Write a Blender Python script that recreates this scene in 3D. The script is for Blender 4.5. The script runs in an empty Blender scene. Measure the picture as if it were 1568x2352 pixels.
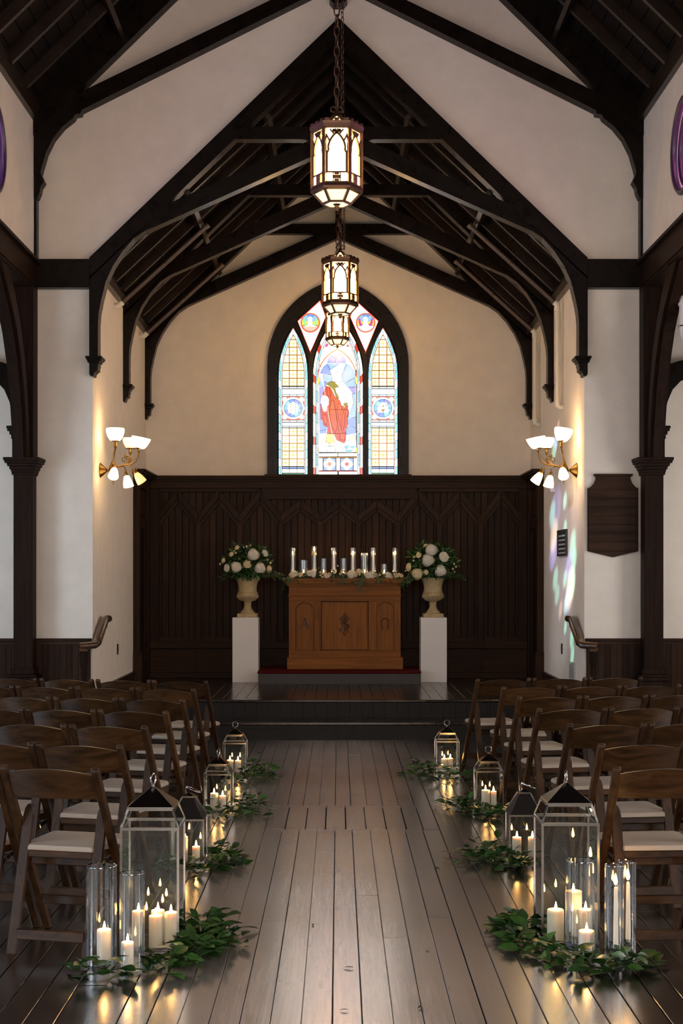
import bpy, bmesh, math, random
from mathutils import Vector, Matrix

# ---------------------------------------------------------------- camera, light, exposure
sc = bpy.context.scene
C = sc.collection
random.seed(11)
FPX, VX, VY, EYE = 50 / 36 * 2352, 777.0, 1320.0, 1.62      # focal length in pixels, vanishing point, eye height
cam_d = bpy.data.cameras.new('camera')
cam_d.lens = 50
cam_d.sensor_width = 36
cam_d.shift_x = (784 - VX) / 2352
cam_d.shift_y = (VY - 1176) / 2352
cam_d.clip_end = 200
cam = bpy.data.objects.new('camera', cam_d)
cam.location = (0, 0, EYE)
cam.rotation_euler = (math.pi / 2, 0, 0)
C.objects.link(cam)
sc.camera = cam

world = bpy.data.worlds.new('world')
sc.world = world
world.use_nodes = True
world.node_tree.nodes['Background'].inputs[0].default_value = (0.62, 0.72, 0.9, 1)
world.node_tree.nodes['Background'].inputs[1].default_value = 0.6
sc.view_settings.view_transform = 'Standard'
sc.view_settings.look = 'None'
sc.view_settings.gamma = 1
sc.view_settings.use_curve_mapping = False
sc.view_settings.exposure = 0.78
sc.cycles.max_bounces = 8
sc.cycles.diffuse_bounces = 4
sc.cycles.glossy_bounces = 4
sc.cycles.transparent_max_bounces = 24
sc.cycles.sample_clamp_indirect = 4.0
sc.cycles.use_denoising = True

AISLE_GLOW = 6.6       # daylight in the aisle windows
REAR_GLOW = 7.8        # daylight in the great window behind the camera
ROUND_GLOW = 9.0       # violet round windows high in the nave
GLASS_GLOW = 0.74       # stained glass over the altar
LAMP_GLOW = 31.0        # milk glass of the pendant lanterns
SHADE_GLOW = 9.0       # lit sconce shades
FLAME_GLOW = 70.0      # candle flames


# ---------------------------------------------------------------- helpers
def px(x, y, Y):
    return Vector(((x - VX) * Y / FPX, Y, EYE + (VY - y) * Y / FPX))


def onfloor(x, y, z=0.0):
    Y = FPX * (EYE - z) / (y - VY)
    return Vector(((x - VX) * Y / FPX, Y, z))


class MB:
    def __init__(s):
        s.v, s.f = [], []

    def add(s, verts, faces):
        n = len(s.v)
        s.v += [tuple(p) for p in verts]
        s.f += [tuple(i + n for i in f) for f in faces]
        return s

    def box(s, x0, x1, y0, y1, z0, z1):
        return s.add([(x0, y0, z0), (x1, y0, z0), (x1, y1, z0), (x0, y1, z0),
                      (x0, y0, z1), (x1, y0, z1), (x1, y1, z1), (x0, y1, z1)],
                     [(3, 2, 1, 0), (4, 5, 6, 7), (0, 1, 5, 4), (1, 2, 6, 5), (2, 3, 7, 6), (3, 0, 4, 7)])

    def prism(s, poly, axis, a, b):
        n = len(poly)
        def mk(p, t):
            return {'x': (t, p[0], p[1]), 'y': (p[0], t, p[1]), 'z': (p[0], p[1], t)}[axis]
        v = [mk(p, a) for p in poly] + [mk(p, b) for p in poly]
        f = [tuple(range(n)), tuple(range(2 * n - 1, n - 1, -1))]
        f += [(i, i + n, (i + 1) % n + n, (i + 1) % n) for i in range(n)]
        return s.add(v, f)

    def frustum(s, cx, cy, z0, z1, w0, d0, w1, d1):
        v = [(cx + sx * w / 2, cy + sy * d / 2, z) for z, w, d in ((z0, w0, d0), (z1, w1, d1))
             for sx, sy in ((-1, -1), (1, -1), (1, 1), (-1, 1))]
        return s.add(v, [(3, 2, 1, 0), (4, 5, 6, 7), (0, 1, 5, 4), (1, 2, 6, 5), (2, 3, 7, 6), (3, 0, 4, 7)])

    def bar(s, p, q, w, h, up=(0, 0, 1)):
        p, q, up = Vector(p), Vector(q), Vector(up)
        d = (q - p).normalized()
        a = d.cross(up)
        if a.length < 1e-4:
            a = d.cross(Vector((1, 0, 0)))
        a.normalize()
        b = a.cross(d).normalized()
        v = [c + a * (i * w / 2) + b * (j * h / 2) for c in (p, q) for i, j in ((-1, -1), (1, -1), (1, 1), (-1, 1))]
        return s.add(v, [(3, 2, 1, 0), (4, 5, 6, 7), (0, 1, 5, 4), (1, 2, 6, 5), (2, 3, 7, 6), (3, 0, 4, 7)])

    def tube(s, path, r, n=8, closed=False):
        path = [Vector(p) for p in path]
        m = len(path)
        rs = r if isinstance(r, (list, tuple)) else [r] * m
        ref = Vector((0.13, 0.21, 0.97))
        base = len(s.v)
        prev = None
        for i, p in enumerate(path):
            if closed:
                t = path[(i + 1) % m] - path[i - 1]
            else:
                t = path[min(i + 1, m - 1)] - path[max(i - 1, 0)]
            t.normalize()
            a = (prev - t * prev.dot(t)) if prev is not None else t.cross(ref)
            if a.length < 1e-4:
                a = t.cross(Vector((1, 0.1, 0)))
            a.normalize()
            prev = a
            b = t.cross(a)
            for k in range(n):
                g = 2 * math.pi * k / n
                s.v.append(tuple(p + (a * math.cos(g) + b * math.sin(g)) * rs[i]))
        for i in range(m if closed else m - 1):
            for k in range(n):
                i2 = (i + 1) % m
                s.f.append((base + i * n + k, base + i * n + (k + 1) % n, base + i2 * n + (k + 1) % n, base + i2 * n + k))
        if not closed:
            s.f.append(tuple(base + k for k in range(n - 1, -1, -1)))
            s.f.append(tuple(base + (m - 1) * n + k for k in range(n)))
        return s

    def lathe(s, prof, n=24, c=(0, 0, 0), axis=None, shape=None):
        """prof: (radius, height) pairs round a vertical axis through c; axis: another direction"""
        base = len(s.v)
        c = Vector(c)
        R = Vector((0, 0, 1)).rotation_difference(Vector(axis).normalized()).to_matrix() if axis else Matrix.Identity(3)
        m = len(prof)
        for r, z in prof:
            for k in range(n):
                g = 2 * math.pi * k / n
                q = shape(g) if shape else 1.0
                s.v.append(tuple(c + R @ Vector((r * q * math.cos(g), r * q * math.sin(g), z))))
        for i in range(m - 1):
            for k in range(n):
                s.f.append((base + i * n + k, base + i * n + (k + 1) % n, base + (i + 1) * n + (k + 1) % n, base + (i + 1) * n + k))
        if prof[0][0] > 1e-5:
            s.f.append(tuple(base + k for k in range(n - 1, -1, -1)))
        if prof[-1][0] > 1e-5:
            s.f.append(tuple(base + (m - 1) * n + k for k in range(n)))
        return s

    def mesh(s, name, mat, smooth=False, bevel=0.0, recalc=True):
        me = bpy.data.meshes.new(name)
        me.from_pydata(s.v, [], s.f)
        if recalc or bevel:
            bm = bmesh.new()
            bm.from_mesh(me)
            if smooth:
                bmesh.ops.remove_doubles(bm, verts=bm.verts, dist=1e-5)
            bmesh.ops.recalc_face_normals(bm, faces=bm.faces)
            if bevel:
                bmesh.ops.bevel(bm, geom=list(bm.edges), offset=bevel, segments=1, affect='EDGES', clamp_overlap=True)
            bm.to_mesh(me)
            bm.free()
        if smooth:
            me.polygons.foreach_set('use_smooth', [True] * len(me.polygons))
            try:
                me.set_sharp_from_angle(angle=math.radians(40))
            except Exception:
                pass
        me.materials.append(mat)
        return me

    def build(s, name, mat, parent=None, smooth=False, bevel=0.0, recalc=True):
        return link(name, s.mesh(name, mat, smooth, bevel, recalc), parent)


def link(name, me, parent=None, loc=None, rot=None, scale=None):
    o = bpy.data.objects.new(name, me)
    C.objects.link(o)
    if parent:
        o.parent = parent
    if loc is not None:
        o.location = loc
    if rot is not None:
        o.rotation_euler = rot
    if scale is not None:
        o.scale = (scale,) * 3 if isinstance(scale, (int, float)) else scale
    return o


def tag(o, label=None, cat=None, group=None, kind=None):
    if label:
        o['label'] = label
    if cat:
        o['category'] = cat
    if group:
        o['group'] = group
    if kind:
        o['kind'] = kind
    return o


def empty(name, loc=(0, 0, 0), rz=0.0, parent=None):
    o = bpy.data.objects.new(name, None)
    o.empty_display_size = 0.1
    C.objects.link(o)
    o.location = loc
    o.rotation_euler = (0, 0, rz)
    if parent:
        o.parent = parent
    return o


def thing(name, label, cat, loc=(0, 0, 0), rz=0.0, group=None, kind=None):
    return tag(empty(name, loc, rz), label, cat, group, kind)


def arc(cx, cy, r, a0, a1, n):
    return [(cx + r * math.cos(math.radians(a0 + (a1 - a0) * i / n)),
             cy + r * math.sin(math.radians(a0 + (a1 - a0) * i / n))) for i in range(n + 1)]


# ---------------------------------------------------------------- materials
def nodes(name):
    m = bpy.data.materials.new(name)
    m.use_nodes = True
    t = m.node_tree
    return m, t, t.nodes['Principled BSDF'], t.nodes['Material Output']


def plain(name, col, rough=0.5, metal=0.0, spec=0.5, bump=0.0, bscale=60.0, var=0.0, trans=0.0, sss=0.0):
    m, t, b, out = nodes(name)
    b.inputs['Base Color'].default_value = (*col, 1)
    b.inputs['Roughness'].default_value = rough
    b.inputs['Metallic'].default_value = metal
    b.inputs['Specular IOR Level'].default_value = spec
    if sss:
        b.inputs['Subsurface Weight'].default_value = sss
        b.inputs['Subsurface Radius'].default_value = (0.03, 0.015, 0.008)
        b.inputs['Subsurface Scale'].default_value = 0.6
    tc = t.nodes.new('ShaderNodeTexCoord')
    if bump or var:
        nz = t.nodes.new('ShaderNodeTexNoise')
        nz.inputs['Scale'].default_value = bscale
        nz.inputs['Detail'].default_value = 4
        t.links.new(tc.outputs['Object'], nz.inputs['Vector'])
        if bump:
            bp = t.nodes.new('ShaderNodeBump')
            bp.inputs['Strength'].default_value = bump
            bp.inputs['Distance'].default_value = 0.01
            t.links.new(nz.outputs['Fac'], bp.inputs['Height'])
            t.links.new(bp.outputs['Normal'], b.inputs['Normal'])
        if var:
            n2 = t.nodes.new('ShaderNodeTexNoise')
            n2.inputs['Scale'].default_value = bscale * 0.13
            n2.inputs['Detail'].default_value = 5
            t.links.new(tc.outputs['Object'], n2.inputs['Vector'])
            rp = t.nodes.new('ShaderNodeValToRGB')
            rp.color_ramp.elements[0].position = 0.3
            rp.color_ramp.elements[1].position = 0.7
            rp.color_ramp.elements[0].color = (*[c * (1 - var) for c in col], 1)
            rp.color_ramp.elements[1].color = (*[min(1, c * (1 + var)) for c in col], 1)
            t.links.new(n2.outputs['Fac'], rp.inputs['Fac'])
            t.links.new(rp.outputs['Color'], b.inputs['Base Color'])
    return m


def wood(name, dark, light, rough=0.45, grain=(28, 28, 1.6), spec=0.5, coat=0.0, rnd=0.35, bump=0.15, wear=0.0, wearcol=(0.2, 0.17, 0.15), rough_var=0.12, path=None, coat_ior=1.5):
    """grain: noise scale per object axis (small along the grain)"""
    m, t, b, out = nodes(name)
    tc = t.nodes.new('ShaderNodeTexCoord')
    oi = t.nodes.new('ShaderNodeObjectInfo')
    mp = t.nodes.new('ShaderNodeMapping')
    mp.inputs['Scale'].default_value = grain
    off = t.nodes.new('ShaderNodeVectorMath')
    off.operation = 'SCALE'
    off.inputs[0].default_value = (13.7, 7.3, 5.1)
    t.links.new(oi.outputs['Random'], off.inputs['Scale'])
    add = t.nodes.new('ShaderNodeVectorMath')
    t.links.new(tc.outputs['Object'], add.inputs[0])
    t.links.new(off.outputs[0], add.inputs[1])
    t.links.new(add.outputs[0], mp.inputs['Vector'])
    nz = t.nodes.new('ShaderNodeTexNoise')
    nz.inputs['Scale'].default_value = 1.0
    nz.inputs['Detail'].default_value = 8
    nz.inputs['Roughness'].default_value = 0.62
    nz.inputs['Distortion'].default_value = 0.8
    t.links.new(mp.outputs[0], nz.inputs['Vector'])
    rp = t.nodes.new('ShaderNodeValToRGB')
    rp.color_ramp.elements[0].position = 0.32
    rp.color_ramp.elements[1].position = 0.72
    rp.color_ramp.elements[0].color = (*dark, 1)
    rp.color_ramp.elements[1].color = (*light, 1)
    t.links.new(nz.outputs['Fac'], rp.inputs['Fac'])
    hsv = t.nodes.new('ShaderNodeHueSaturation')
    mr = t.nodes.new('ShaderNodeMapRange')
    mr.inputs['To Min'].default_value = 1 - rnd
    mr.inputs['To Max'].default_value = 1 + rnd
    t.links.new(oi.outputs['Random'], mr.inputs['Value'])
    t.links.new(mr.outputs[0], hsv.inputs['Value'])
    t.links.new(rp.outputs['Color'], hsv.inputs['Color'])
    col = hsv.outputs['Color']
    if wear:
        n2 = t.nodes.new('ShaderNodeTexNoise')
        n2.inputs['Scale'].default_value = 3.2
        n2.inputs['Detail'].default_value = 9
        n2.inputs['Roughness'].default_value = 0.7
        t.links.new(add.outputs[0], n2.inputs['Vector'])
        wr = t.nodes.new('ShaderNodeMapRange')
        wr.inputs['From Min'].default_value = 0.42
        wr.inputs['From Max'].default_value = 0.68
        wr.inputs['To Max'].default_value = wear
        t.links.new(n2.outputs['Fac'], wr.inputs['Value'])
        mx = t.nodes.new('ShaderNodeMix')
        mx.data_type = 'RGBA'
        mx.inputs['B'].default_value = (*wearcol, 1)
        t.links.new(wr.outputs[0], mx.inputs['Factor'])
        t.links.new(col, mx.inputs['A'])
        col = mx.outputs['Result']
    if path:                       # paler middle of the aisle: foot wear plus painted-in window sheen
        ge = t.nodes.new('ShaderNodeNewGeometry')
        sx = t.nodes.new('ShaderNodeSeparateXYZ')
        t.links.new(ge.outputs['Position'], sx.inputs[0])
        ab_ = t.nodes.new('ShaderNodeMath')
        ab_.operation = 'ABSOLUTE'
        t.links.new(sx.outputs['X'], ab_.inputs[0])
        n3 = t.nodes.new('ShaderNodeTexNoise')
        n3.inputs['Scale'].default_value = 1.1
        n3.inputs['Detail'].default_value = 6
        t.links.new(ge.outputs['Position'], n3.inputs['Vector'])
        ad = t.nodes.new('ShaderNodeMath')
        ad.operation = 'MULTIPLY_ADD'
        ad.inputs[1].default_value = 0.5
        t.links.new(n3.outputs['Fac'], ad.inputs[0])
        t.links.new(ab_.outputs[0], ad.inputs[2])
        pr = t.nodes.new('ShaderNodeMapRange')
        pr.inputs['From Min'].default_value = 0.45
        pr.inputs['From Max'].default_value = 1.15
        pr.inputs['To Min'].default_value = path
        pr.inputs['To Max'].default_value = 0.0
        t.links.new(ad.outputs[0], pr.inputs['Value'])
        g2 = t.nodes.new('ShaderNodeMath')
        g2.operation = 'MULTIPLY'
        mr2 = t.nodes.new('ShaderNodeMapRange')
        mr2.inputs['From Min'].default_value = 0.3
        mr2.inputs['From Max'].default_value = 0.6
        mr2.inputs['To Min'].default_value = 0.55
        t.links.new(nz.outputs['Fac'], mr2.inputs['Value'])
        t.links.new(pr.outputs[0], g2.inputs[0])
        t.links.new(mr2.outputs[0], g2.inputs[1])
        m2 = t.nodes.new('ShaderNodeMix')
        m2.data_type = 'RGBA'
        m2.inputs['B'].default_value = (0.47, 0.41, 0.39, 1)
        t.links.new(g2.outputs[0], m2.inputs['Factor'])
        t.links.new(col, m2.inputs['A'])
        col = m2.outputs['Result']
    t.links.new(col, b.inputs['Base Color'])
    rr = t.nodes.new('ShaderNodeMapRange')
    rr.inputs['To Min'].default_value = max(0.05, rough - rough_var)
    rr.inputs['To Max'].default_value = rough + rough_var
    t.links.new(nz.outputs['Fac'], rr.inputs['Value'])
    t.links.new(rr.outputs[0], b.inputs['Roughness'])
    b.inputs['Specular IOR Level'].default_value = spec
    if coat:
        b.inputs['Coat Weight'].default_value = coat
        b.inputs['Coat Roughness'].default_value = 0.2
        b.inputs['Coat IOR'].default_value = coat_ior
    if bump:
        bp = t.nodes.new('ShaderNodeBump')
        bp.inputs['Strength'].default_value = bump
        bp.inputs['Distance'].default_value = 0.004
        t.links.new(nz.outputs['Fac'], bp.inputs['Height'])
        t.links.new(bp.outputs['Normal'], b.inputs['Normal'])
    return m


def glow(name, col, strength, gloss=0.0):
    m, t, b, out = nodes(name)
    b.inputs['Base Color'].default_value = (*[c * 0.4 for c in col], 1)
    b.inputs['Roughness'].default_value = 0.15
    b.inputs['Emission Color'].default_value = (*col, 1)
    b.inputs['Emission Strength'].default_value = strength
    return m


def thin_glass(name, tint=(1, 1, 1), ior=1.5, boost=1.0, rough=0.0, floor=0.0):
    m = bpy.data.materials.new(name)
    m.use_nodes = True
    t = m.node_tree
    t.nodes.clear()
    out = t.nodes.new('ShaderNodeOutputMaterial')
    mix = t.nodes.new('ShaderNodeMixShader')
    tr = t.nodes.new('ShaderNodeBsdfTransparent')
    gl = t.nodes.new('ShaderNodeBsdfGlossy')
    fr = t.nodes.new('ShaderNodeFresnel')
    ma = t.nodes.new('ShaderNodeMath')
    ma.operation = 'MULTIPLY_ADD'
    ma.use_clamp = True
    ma.inputs[1].default_value = boost
    ma.inputs[2].default_value = floor
    fr.inputs['IOR'].default_value = ior
    tr.inputs['Color'].default_value = (*tint, 1)
    gl.inputs['Roughness'].default_value = rough
    t.links.new(fr.outputs[0], ma.inputs[0])
    t.links.new(ma.outputs[0], mix.inputs[0])
    t.links.new(tr.outputs[0], mix.inputs[1])
    t.links.new(gl.outputs[0], mix.inputs[2])
    t.links.new(mix.outputs[0], out.inputs[0])
    return m


def leafmat(name, c1, c2, rough=0.35):
    m, t, b, out = nodes(name)
    oi = t.nodes.new('ShaderNodeObjectInfo')
    tc = t.nodes.new('ShaderNodeTexCoord')
    nz = t.nodes.new('ShaderNodeTexNoise')
    nz.inputs['Scale'].default_value = 14
    t.links.new(tc.outputs['Object'], nz.inputs['Vector'])
    ad = t.nodes.new('ShaderNodeMath')
    ad.operation = 'MULTIPLY_ADD'
    ad.inputs[1].default_value = 0.7
    t.links.new(oi.outputs['Random'], ad.inputs[0])
    sb = t.nodes.new('ShaderNodeMath')
    sb.operation = 'SUBTRACT'
    sb.inputs[1].default_value = 0.35
    t.links.new(nz.outputs['Fac'], sb.inputs[0])
    t.links.new(sb.outputs[0], ad.inputs[2])
    rp = t.nodes.new('ShaderNodeValToRGB')
    rp.color_ramp.elements[0].color = (*c1, 1)
    rp.color_ramp.elements[1].color = (*c2, 1)
    t.links.new(ad.outputs[0], rp.inputs['Fac'])
    t.links.new(rp.outputs[0], b.inputs['Base Color'])
    b.inputs['Roughness'].default_value = rough
    return m


PLASTER = plain('plaster', (0.74, 0.68, 0.60), 0.9, spec=0.2, bump=0.25, bscale=45, var=0.04)
BEAM = wood('beam_wood', (0.004, 0.0024, 0.0017), (0.010, 0.006, 0.004), 0.30, (9, 9, 9), spec=0.13, rnd=0.15, bump=0.08)
RAFTER = wood('rafter_wood', (0.010, 0.0058, 0.0036), (0.025, 0.0145, 0.009), 0.32, (10, 10, 10), spec=0.45, rnd=0.15)
DECK = wood('roof_board_wood', (0.0045, 0.0027, 0.002), (0.0105, 0.0068, 0.0048), 0.65, (10, 2, 10), spec=0.12, rnd=0.2)
PANEL = wood('wainscot_wood', (0.016, 0.0078, 0.0048), (0.043, 0.0215, 0.0125), 0.42, (30, 30, 1.8), spec=0.08, rnd=0.28)
PANELX = wood('wainscot_rail_wood', (0.018, 0.0088, 0.0054), (0.050, 0.025, 0.0145), 0.42, (1.8, 30, 30), spec=0.08, rnd=0.2)
POST = wood('post_wood', (0.009, 0.0044, 0.0028), (0.024, 0.0118, 0.0074), 0.5, (25, 25, 1.5), spec=0.06, rnd=0.1)
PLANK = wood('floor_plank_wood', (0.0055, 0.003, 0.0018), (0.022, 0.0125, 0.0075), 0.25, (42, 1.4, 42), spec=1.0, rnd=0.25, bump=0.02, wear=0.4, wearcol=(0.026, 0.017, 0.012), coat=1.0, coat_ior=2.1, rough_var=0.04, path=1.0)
STAGE = wood('stage_plank_wood', (0.0085, 0.0048, 0.003), (0.021, 0.0125, 0.008), 0.2, (26, 1.3, 26), spec=0.5, rnd=0.2, bump=0.12, wear=0.2, rough_var=0.07)
RISER = wood('riser_wood', (0.006, 0.0048, 0.004), (0.013, 0.0102, 0.0085), 0.5, (20, 20, 1.5), spec=0.2, rnd=0.15)
VOID = plain('joint_black', (0.004, 0.003, 0.003), 0.9)
OAK = wood('altar_oak', (0.145, 0.050, 0.009), (0.28, 0.105, 0.022), 0.45, (26, 26, 1.6), rnd=0.12, spec=0.12)
OAKX = wood('altar_oak_cross', (0.145, 0.050, 0.009), (0.28, 0.105, 0.022), 0.45, (1.6, 26, 26), rnd=0.12, spec=0.12)
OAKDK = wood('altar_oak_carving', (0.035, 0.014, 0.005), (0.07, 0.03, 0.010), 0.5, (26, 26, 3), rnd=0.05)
CHAIRW = wood('chair_wood', (0.018, 0.008, 0.0032), (0.082, 0.038, 0.0135), 0.32, (5, 24, 24), spec=0.3, rnd=0.3, coat=0.08, bump=0.08)
CHAIRV = wood('chair_leg_wood', (0.018, 0.008, 0.0032), (0.072, 0.033, 0.0125), 0.36, (28, 28, 3), spec=0.2, rnd=0.3, coat=0.0, bump=0.08)
BRASS = plain('aged_brass', (0.19, 0.108, 0.03), 0.36, metal=1.0, var=0.25, bscale=90)
BRONZE = plain('dark_bronze', (0.12, 0.065, 0.04), 0.4, metal=0.8, var=0.2, bscale=80)
STEEL = plain('polished_steel', (0.62, 0.60, 0.57), 0.16, metal=1.0)
STEELDK = plain('darkened_steel', (0.20, 0.19, 0.18), 0.22, metal=1.0)
WHITE = plain('white_paint', (0.72, 0.70, 0.69), 0.45)
PIPEW = plain('cream_painted_pipe', (0.70, 0.65, 0.55), 0.5)
WAX = plain('candle_wax', (0.86, 0.80, 0.70), 0.5, sss=0.35)
BLACK = plain('black_iron', (0.01, 0.009, 0.009), 0.45)
GLASS = thin_glass('clear_glass', (0.985, 0.992, 0.99), 1.5, 0.55, 0.0, 0.006)
ALTGLASS = thin_glass('sparkling_glass', (0.97, 0.985, 0.99), 1.5, 0.8, 0.12, 0.07)
PANE = thin_glass('lantern_glass', (0.96, 0.98, 0.97), 1.5, 1.3)
FLAME = glow('flame', (1.0, 0.50, 0.14), FLAME_GLOW)


def sunbeam(x, y, r, col, power, src=(-2.7, 8.5, 5.15)):
    """a thin coloured beam from the round window opposite, aimed at a spot of the right chancel wall"""
    Yw = 2.35 * FPX / (x - VX)
    tgt = Vector((2.35, Yw, EYE + (VY - y) * Yw / FPX))
    d = bpy.data.lights.new('coloured_sunbeam', 'SPOT')
    d.color = col
    d.energy = power
    d.shadow_soft_size = 0.01
    v = tgt - Vector(src)
    d.spot_size = 2 * math.atan(r / v.length)
    d.spot_blend = 0.85
    o = bpy.data.objects.new('coloured_sunbeam', d)
    o.location = src
    o.rotation_mode = 'QUATERNION'
    o.rotation_quaternion = v.to_track_quat('-Z', 'Y')
    C.objects.link(o)


CY, VI, WA, PK = (0.35, 1.0, 0.85), (0.35, 0.35, 1.0), (1.0, 0.85, 0.5), (1.0, 0.5, 0.5)
for x, y, r, c, p in ((1273, 1030, .13, CY, 1), (1277, 1010, .12, VI, 1), (1281, 985, .10, PK, .7), (1268, 1180, .16, CY, 1), (1272, 1230, .20, WA, 1.2), (1270, 1270, .20, VI, 1.2), (1276, 1170, .3, VI, .6), (1275, 1330, .14, CY, 1), (1279, 1365, .12, CY, .8),
                      (1297, 1150, .10, CY, 1), (1297, 1215, .10, CY, 1), (1297, 1330, .10, CY, 1), (1298, 1390, .10, CY, 1), (1298, 1440, .08, CY, 1), (1315, 1250, .16, CY, 1), (1318, 1285, .13, CY, 1), (1306, 1300, .16, VI, 1), (1309, 1350, .22, WA, 1.2),
                      (1304, 1375, .16, VI, 1), (1314, 1340, .16, CY, 1), (1287, 1400, .10, PK, .8), (1313, 1465, .11, CY, 1), (1314, 1505, .10, CY, 1), (1300, 1230, .75, (0.75, 0.72, 1.0), .28), (1290, 1420, .6, (0.8, 0.85, 1.0), .22)):
    sunbeam(x, y, r, c, p * 2300)

# ================================================================ the setting
ARCH_Y, BACK_Y, CH_W, CH_Z = 13.6, 17.4, 2.35, 0.36
NAVE_X, NAVE_Z = 2.889, 5.97
EAVE_Z, RIDGE_Z = 4.62, 6.85
KA = ARCH_Y / FPX


def A(x, y):                      # photo pixel on the plane of the chancel arch -> (X, Z)
    return ((x - VX) * KA, EYE + (VY - y) * KA)


def mir(poly):
    return [(-p[0], p[1]) for p in poly]


# ---- nave floor: a dark bed with single planks on it
floor = MB().box(-4.8, 4.8, -5.0, 14.2, -0.10, -0.022).build('floor', VOID)
tag(floor, 'worn dark brown plank floor of the nave and aisle', 'floor', kind='structure')
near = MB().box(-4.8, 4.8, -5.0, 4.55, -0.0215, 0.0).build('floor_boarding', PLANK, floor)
tag(near, kind='stuff')
for s_ in (-1, 1):                     # boards of the side aisles, out of the picture
    a_, b_ = sorted((s_ * 2.925, s_ * 4.8))
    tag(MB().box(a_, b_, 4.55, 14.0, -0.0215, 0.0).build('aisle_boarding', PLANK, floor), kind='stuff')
PW = 0.1115
plank_cache = {}


def plank(x0, x1, y0, y1, z0, z1, mat, parent, name='plank'):
    key = (round(x1 - x0, 3), round(y1 - y0, 2), mat.name)
    w, l = key[0], key[1]
    if key not in plank_cache:
        b = 0.0022
        m = MB()
        h = z1 - z0
        v = [(-w / 2, -l / 2, -h), (w / 2, -l / 2, -h), (w / 2, l / 2, -h), (-w / 2, l / 2, -h),
             (-w / 2, -l / 2, -b), (w / 2, -l / 2, -b), (w / 2, l / 2, -b), (-w / 2, l / 2, -b),
             (-w / 2 + b, -l / 2 + b, 0), (w / 2 - b, -l / 2 + b, 0), (w / 2 - b, l / 2 - b, 0), (-w / 2 + b, l / 2 - b, 0)]
        f = [(3, 2, 1, 0), (8, 9, 10, 11)]
        for q in (0, 4):
            f += [(q, q + 1, q + 5, q + 4), (q + 1, q + 2, q + 6, q + 5), (q + 2, q + 3, q + 7, q + 6), (q + 3, q, q + 4, q + 7)]
        m.add(v, f)
        plank_cache[key] = m.mesh(name, mat)
    return link(name, plank_cache[key], parent, ((x0 + x1) / 2, (y0 + y1) / 2, z1))


rp = random.Random(5)
k0 = -26
for k in range(-26, 27):
    xa = -0.0235 + k * PW
    gap = rp.choice([0.0015, 0.002, 0.002, 0.003, 0.0045, 0.006])
    x0, x1 = xa + gap / 2, xa + PW - gap / 2
    joints = [4.55]
    y = 4.55 + rp.uniform(0.5, 3.6)
    while y < 13.2:
        joints.append(round(y, 2))
        y += rp.choice([2.2, 2.8, 3.4, 3.9])
    joints.append(14.0)
    cuts = []
    for a, b in zip(joints[:-1], joints[1:]):
        cuts.append((a, b))
    if -4 <= k <= 5:                      # the mended patch across the aisle
        new = []
        for a, b in cuts:
            if b <= 9.05 or a >= 9.99:
                new.append((a, b))
            else:
                if a < 9.05:
                    new.append((a, 9.05))
                if b > 9.99:
                    new.append((9.99, b))
        cuts = new
    for a, b in cuts:
        if b - a > 0.05:
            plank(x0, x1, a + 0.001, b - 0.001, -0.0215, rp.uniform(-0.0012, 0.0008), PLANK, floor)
xs = -0.4695
for w in (0.128, 0.13, 0.127, 0.132, 0.13, 0.127, 0.13, 0.105, 0.106):
    if xs + w <= 0.66:
        g = rp.choice([0.003, 0.006, 0.009])
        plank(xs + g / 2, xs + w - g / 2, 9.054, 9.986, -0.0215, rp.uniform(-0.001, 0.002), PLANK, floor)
    xs += w

# ---- chancel steps and platform
st = tag(empty('floor_step', (0, 13.93, 0)), 'dark lower step running across the chancel opening', 'step', kind='structure')
MB().box(-2.34, 2.34, 0.0, 0.40, 0.0, 0.150).build('riser', RISER, st)
MB().box(-2.34, 2.34, -0.035, 0.40, 0.150, 0.18).build('tread', STAGE, st, bevel=0.006)
MB().box(-2.34, 2.34, -0.012, 0.0, 0.115, 0.150).build('cove_moulding', RISER, st)
fc = tag(empty('floor_chancel', (0, 14.33, 0)), 'raised dark polished plank platform of the chancel', 'floor', kind='structure')
MB().box(-2.35, 2.35, 0.02, 3.2, 0.0, 0.34).build('platform_core', VOID, fc)
MB().box(-2.35, 2.35, -0.035, 0.115, 0.338, 0.362).build('nosing', STAGE, fc, bevel=0.006)
nb = 40
for i in range(nb):
    w = 4.7 / nb
    x0 = -2.35 + i * w
    MBk = MB().box(x0 + 0.0015, x0 + w - 0.0015, 0.0, 0.018, 0.18, 0.338)
    MBk.build('riser_board', RISER, fc)
w = 0.1175
for i in range(40):
    x0 = -2.35 + i * w
    for a, b in ((0.117, 1.6 + (i * 7 % 5) * 0.22), (1.6 + (i * 7 % 5) * 0.22, 3.1)):
        plank(x0 + 0.001, x0 + w - 0.001, a + 0.001, b - 0.001, 0.341, 0.360, STAGE, fc)

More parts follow.
